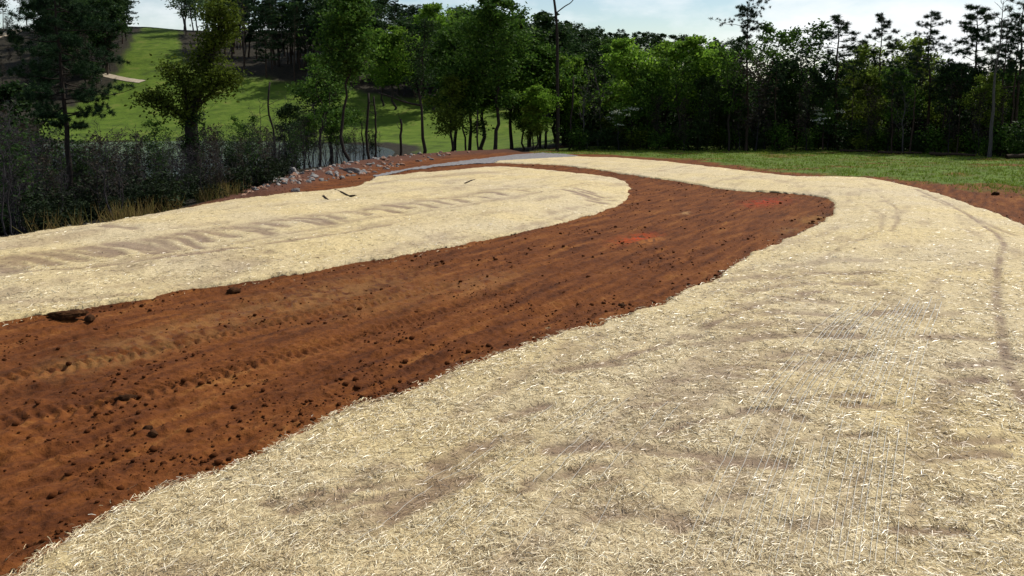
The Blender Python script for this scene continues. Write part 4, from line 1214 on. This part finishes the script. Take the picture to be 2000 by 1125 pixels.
for px, Y, top, key, lab in [(22, 52, 150, 'bE', 'grey bare tree at the far left edge of the thicket'), 
        (62, 62, 235, 'bC', 'brown leaved thin tree left of the tall pine'), (300, 58, 232, 'dH', 'small sparse tree left of the forked tree'),
        (470, 62, 225, 'dH', 'small sparse tree right of the forked tree'), (560, 72, 205, 'dD', 'small dark tree between forked and leaning trees'), (14, 60, 165, 'dD', 'dark tree at the left edge behind the bare tree'),
        (600, 78, 225, 'dA', 'small green tree at the foot of the leaning tree'), (655, 78, 215, 'dA', 'small green tree between leaning and slender trees')]:
    tree(PR[key], 'valley_tree', px, Y, top, lab)

for i, (px, Y, top, key) in enumerate([(515, 72, 185, 'bA'), (540, 76, 205, 'bE'), (565, 74, 178, 'bA'), (585, 80, 200, 'bC'), (606, 77, 190, 'bA'), (640, 84, 195, 'bE'), (500, 68, 215, 'bB'), (665, 86, 205, 'bA'), (250, 60, 235, 'bA'), (215, 58, 245, 'bB'), (180, 57, 225, 'bA'), (445, 64, 235, 'bA')]):
    tree(PR[key], 'bare_tree', px, Y, top, ('tall thin grey leafless tree ' if key != 'bC' else 'tall thin brownish tree ') + ('between tall pine and forked tree' if px < 360 else 'right of the lone thin dead stem' if px > 530 else 'left of the lone thin dead stem'), group='tall leafless trees of the thicket', sx=1.1)

# ------------------------------------------------------------------ far hillside woods
random.seed(14)
def scatter(n, pxr, Yr, _unused, keys, name, label, group, hr=(11, 17), avoid=True):
    k = 0; tries = 0
    while k < n and tries < n * 30:
        tries += 1
        px = random.uniform(*pxr); Y = random.uniform(*Yr)
        X, Y = spot(px, Y)
        if px < 80 and 250 < Y < 392 and hr[0] > 9: continue          # open ground in front of the upper track
        if avoid and inside(np.array([X]), np.array([Y]), PASTURE)[0]: continue
        key = random.choice(keys)
        plant(PR[key], name, X, Y, random.uniform(*hr), random.uniform(0, 6.2), label, 'tree', group, random.uniform(.95, 1.35)); k += 1
def many(n, pxr, Yr, kinds, where, hr):
    tot = sum(w for _, w, _ in kinds)
    for key, w, word in kinds:
        scatter(max(1, round(n * w / tot)), pxr, Yr, 0, [key], 'hill_pine' if key[0] == 'p' else 'hill_tree', word + ' ' + where, word + 's ' + where, hr)
many(62, (-60, 255), (285, 430), [('pA', 3, 'dark open pine'), ('pC', 3, 'dark bushy pine'), ('dD', 2, 'dark leafy tree'), ('pE', 3, 'dense black green pine'), ('dG', 2, 'dark forked tree')], 'in the wood left of the green hill strip', (17, 27))
many(46, (110, 262), (262, 330), [('bC', 4, 'brown twiggy tree'), ('bE', 2, 'grey bare tree'), ('dG', 1, 'dark leafy tree')], 'on the slope left of the green hill strip', (12, 19))
many(44, (-60, 190), (262, 375), [('bC', 3, 'low brown twiggy tree'), ('dG', 2, 'low dark forked tree'), ('pE', 2, 'young dense pine')], 'below the track on the left hill', (7, 11))
many(18, (356, 480), (320, 420), [('dF', 4, 'pale green tree'), ('bE', 1, 'grey bare tree'), ('pA', 1, 'open pine')], 'right of the green hill strip', (20, 28))
many(56, (430, 700), (262, 370), [('pA', 3, 'open dark pine'), ('pC', 3, 'bushy dark pine'), ('pB', 2, 'high crowned pine'), ('pE', 3, 'dense dark pine'), ('dG', 1, 'dark forked tree'), ('bE', 1, 'grey bare tree')], 'on the hillside above the pasture', (22, 31))
many(40, (640, 930), (250, 330), [('pC', 2, 'bushy pine'), ('dD', 2, 'dark leafy tree'), ('pE', 3, 'dense pine'), ('dG', 2, 'dark forked tree'), ('dA', 1, 'mid green tree'), ('bC', 2, 'brown twiggy tree')], 'on the slope behind the middle trees', (19, 28))
many(70, (880, 1200), (170, 330), [('pC', 2, 'bushy pine'), ('dD', 3, 'dark leafy tree'), ('pE', 3, 'dense pine'), ('dG', 3, 'dark forked tree'), ('dA', 2, 'mid green tree')], 'in the valley wood behind the tall pine', (15, 22))
many(100, (640, 1500), (330, 440), [('pA', 2, 'dark open pine'), ('pC', 3, 'dark bushy pine'), ('pE', 5, 'dense dark pine'), ('dG', 2, 'dark leafy tree')], 'on the distant ridge', (16, 22))
MID = [('dA', 885, 104, 60), ('dA', 915, 112, 40), ('dC', 945, 118, 30), ('dA', 1000, 108, 40), ('dG', 1035, 112, 30), ('dA', 1065, 106, 90), ('dI', 1040, 98, 205), ('dI', 880, 96, 150),
       ('dD', 1085, 118, 60), ('dC', 1050, 99, 170), ('dA', 645, 84, 110), ('dG', 1100, 110, 130), ('dA', 1130, 112, 110), ('dD', 1160, 112, 100)]
for i, (key, px, Y, top) in enumerate(MID):
    wd = {'dA': 'mid green', 'dG': 'dark forked', 'dD': 'dark green', 'dI': 'low olive green', 'dC': 'low fresh green'}[key]
    wh = 'beside the slender tree' if px < 760 else 'around the thick trunked tree' if px < 860 else 'left of the broad tree' if px < 950 else 'behind the broad tree' if px < 1010 else 'between the broad tree and the tall pine' if px < 1095 else 'right of the tall pine'
    tree(PR[key], 'valley_tree', px, Y, top, wd + ' tree growing ' + wh + (', set back' if Y > 108 else ''), group='trees round the middle of the valley', sx=1.05)
for px, Y, top, lab in [(768, 252, 55, 'fresh green tree left of the broad tree, down in the valley'), (852, 250, 15, 'bright green tall tree behind the thick trunked tree'), (745, 256, 62, 'fresh green tree behind the slender tree')]:
    tree(PR['dC'], 'spring_tree', px, Y, top, lab)

# ------------------------------------------------------------------ stones of the bank
random.seed(4)
PRK = []
for i in range(8):
    o = lump('stone', (0, 0, 0), random.uniform(.8, 1.3), random.uniform(.7, 1), random.uniform(.6, .9), M['rock'], 300 + i, sub=2, sink=.3, rough=.35)
    PRK.append(o.data); bpy.data.objects.remove(o)
PRR = []
for me_ in PRK[:4]:
    c = me_.copy(); c.materials.clear(); c.materials.append(M['rock_red']); PRR.append(c)
def stone(px, py, s, red, label, group, rz=None, sc=None):
    X, Y, Z = gpos(px, py, False)
    o = bpy.data.objects.new('stone', random.choice(PRR if red else PRK))
    o.location = (X, Y, Z - .04)
    o.scale = sc or (s, s * random.uniform(.7, 1), s * random.uniform(.6, 1.0))
    o.rotation_euler = (random.uniform(-.3, .3), random.uniform(-.3, .3), random.uniform(0, 6.28) if rz is None else rz)
    link(o); tag(o, label, 'stone', group)
bk = [(470, 384, 388), (500, 360, 384), (560, 342, 374), (640, 326, 358), (700, 318, 346), (760, 311, 334), (830, 304, 320), (910, 299, 307)]
for i in range(270):
    px = random.uniform(500, 780); lo = np.interp(px, [b[0] for b in bk], [b[1] for b in bk]); hi = np.interp(px, [b[0] for b in bk], [b[2] for b in bk])
    stone(px, lo + (hi - lo) * random.uniform(.05, .8), random.uniform(.08, .28), random.random() < .42, 'pale grey rough stone of the stone bank above the gravel path', 'pale stones heaped along the bank')
for i in range(45):
    px = random.uniform(780, 915); lo = np.interp(px, [b[0] for b in bk], [b[1] for b in bk]); hi = np.interp(px, [b[0] for b in bk], [b[2] for b in bk])
    stone(px, lo + (hi - lo) * random.uniform(.0, .7), random.uniform(.12, .30), random.random() < .55, 'small stone scattered on the red bank behind the gravel path', 'scattered stones on the red bank')
for i in range(26):
    px = random.uniform(470, 600); lo = np.interp(px, [b[0] for b in bk], [b[1] for b in bk]); hi = np.interp(px, [b[0] for b in bk], [b[2] for b in bk])
    stone(px, lo + (hi - lo) * random.uniform(.3, 1.0), random.uniform(.08, .2), random.random() < .75, 'small clay stained stone on the left end of the bank', 'clay stained stones at the left end of the bank')
stone(575, 345, .5, False, 'large pale slab leaning upright in the stone bank', None, 1.2, (.30, .55, .62))
stone(520, 358, .4, False, 'flat pale stone at the left end of the stone bank', None, .2, (.62, .35, .25))
stone(688, 337, .5, False, 'wide pale boulder low in the middle of the stone bank', None, .1, (.6, .4, .36))
stone(577, 375, .3, False, 'small bright stone alone on the red soil under the bank', None, .1, (.25, .2, .24))

# ------------------------------------------------------------------ grass of the field and weeds
n = 60000
x, y = RNG.uniform(0, 60, n * 2), RNG.uniform(33, 100, n * 2)
pw = RNG.random(n * 2) < (38 / np.hypot(x, y)) ** 1.2
x, y = x[pw], y[pw]
ing = inside(x, y, GRASS); dgg, _, _, _ = seg_dist(x, y, GRASS, True)
cl = fbm(x * .9, y * .9, 3, 130)
k = ing & (RNG.random(len(x)) < sstep(.30, .62, cl) * sstep(0, 3, dgg) + .06)
x, y = x[k], y[k]
z = H(x, y)
hgt = RNG.uniform(.06, .20, len(x)) * (0.7 + cl[k])
base = np.stack([x, y, z - .02], 1)
MBg = MB()
for q in range(2):
    tip = base + np.stack([RNG.normal(0, .06, len(x)), RNG.normal(0, .06, len(x)), hgt], 1)
    MBg.blades(base + RNG.normal(0, .04, base.shape) * (1, 1, 0), tip, .045, RNG)
tag(link(bpy.data.objects.new('field_grass', MBg.mesh('field_grass', M['blade']))), 'short green grass of the field in front of the wood', 'grass', None, 'stuff')

# dry weeds along the drop-off
MBw = MB()
pts = []
for i in range(900):
    px = random.triangular(60, 500, 400); e_y = np.interp(px, [p[0] for p in EDGE_PX], [p[1] for p in EDGE_PX])
    X, Y = plane_hit(px, e_y)
    pts.append((X + random.uniform(-.6, .3) - .6, Y + random.uniform(.2, 2.2)))
pts = np.array(pts)
dens = fbm(pts[:, 0] * .6, pts[:, 1] * .6, 3, 140)
pts = pts[RNG.random(len(pts)) < sstep(.38, .62, dens)]
z = H(pts[:, 0], pts[:, 1])
for q in range(3):
    base = np.column_stack([pts + RNG.normal(0, .12, pts.shape), z - .05])
    tip = base + np.stack([RNG.normal(0, .22, len(pts)), RNG.normal(0, .2, len(pts)), RNG.uniform(.2, .95, len(pts))], 1)
    MBw.blades(base, tip, .035, RNG)
tag(link(bpy.data.objects.new('dry_weeds', MBw.mesh('dry_weeds', M['dry']))), 'tan dry weeds along the drop beyond the far straw blanket', 'weeds', None, 'stuff')
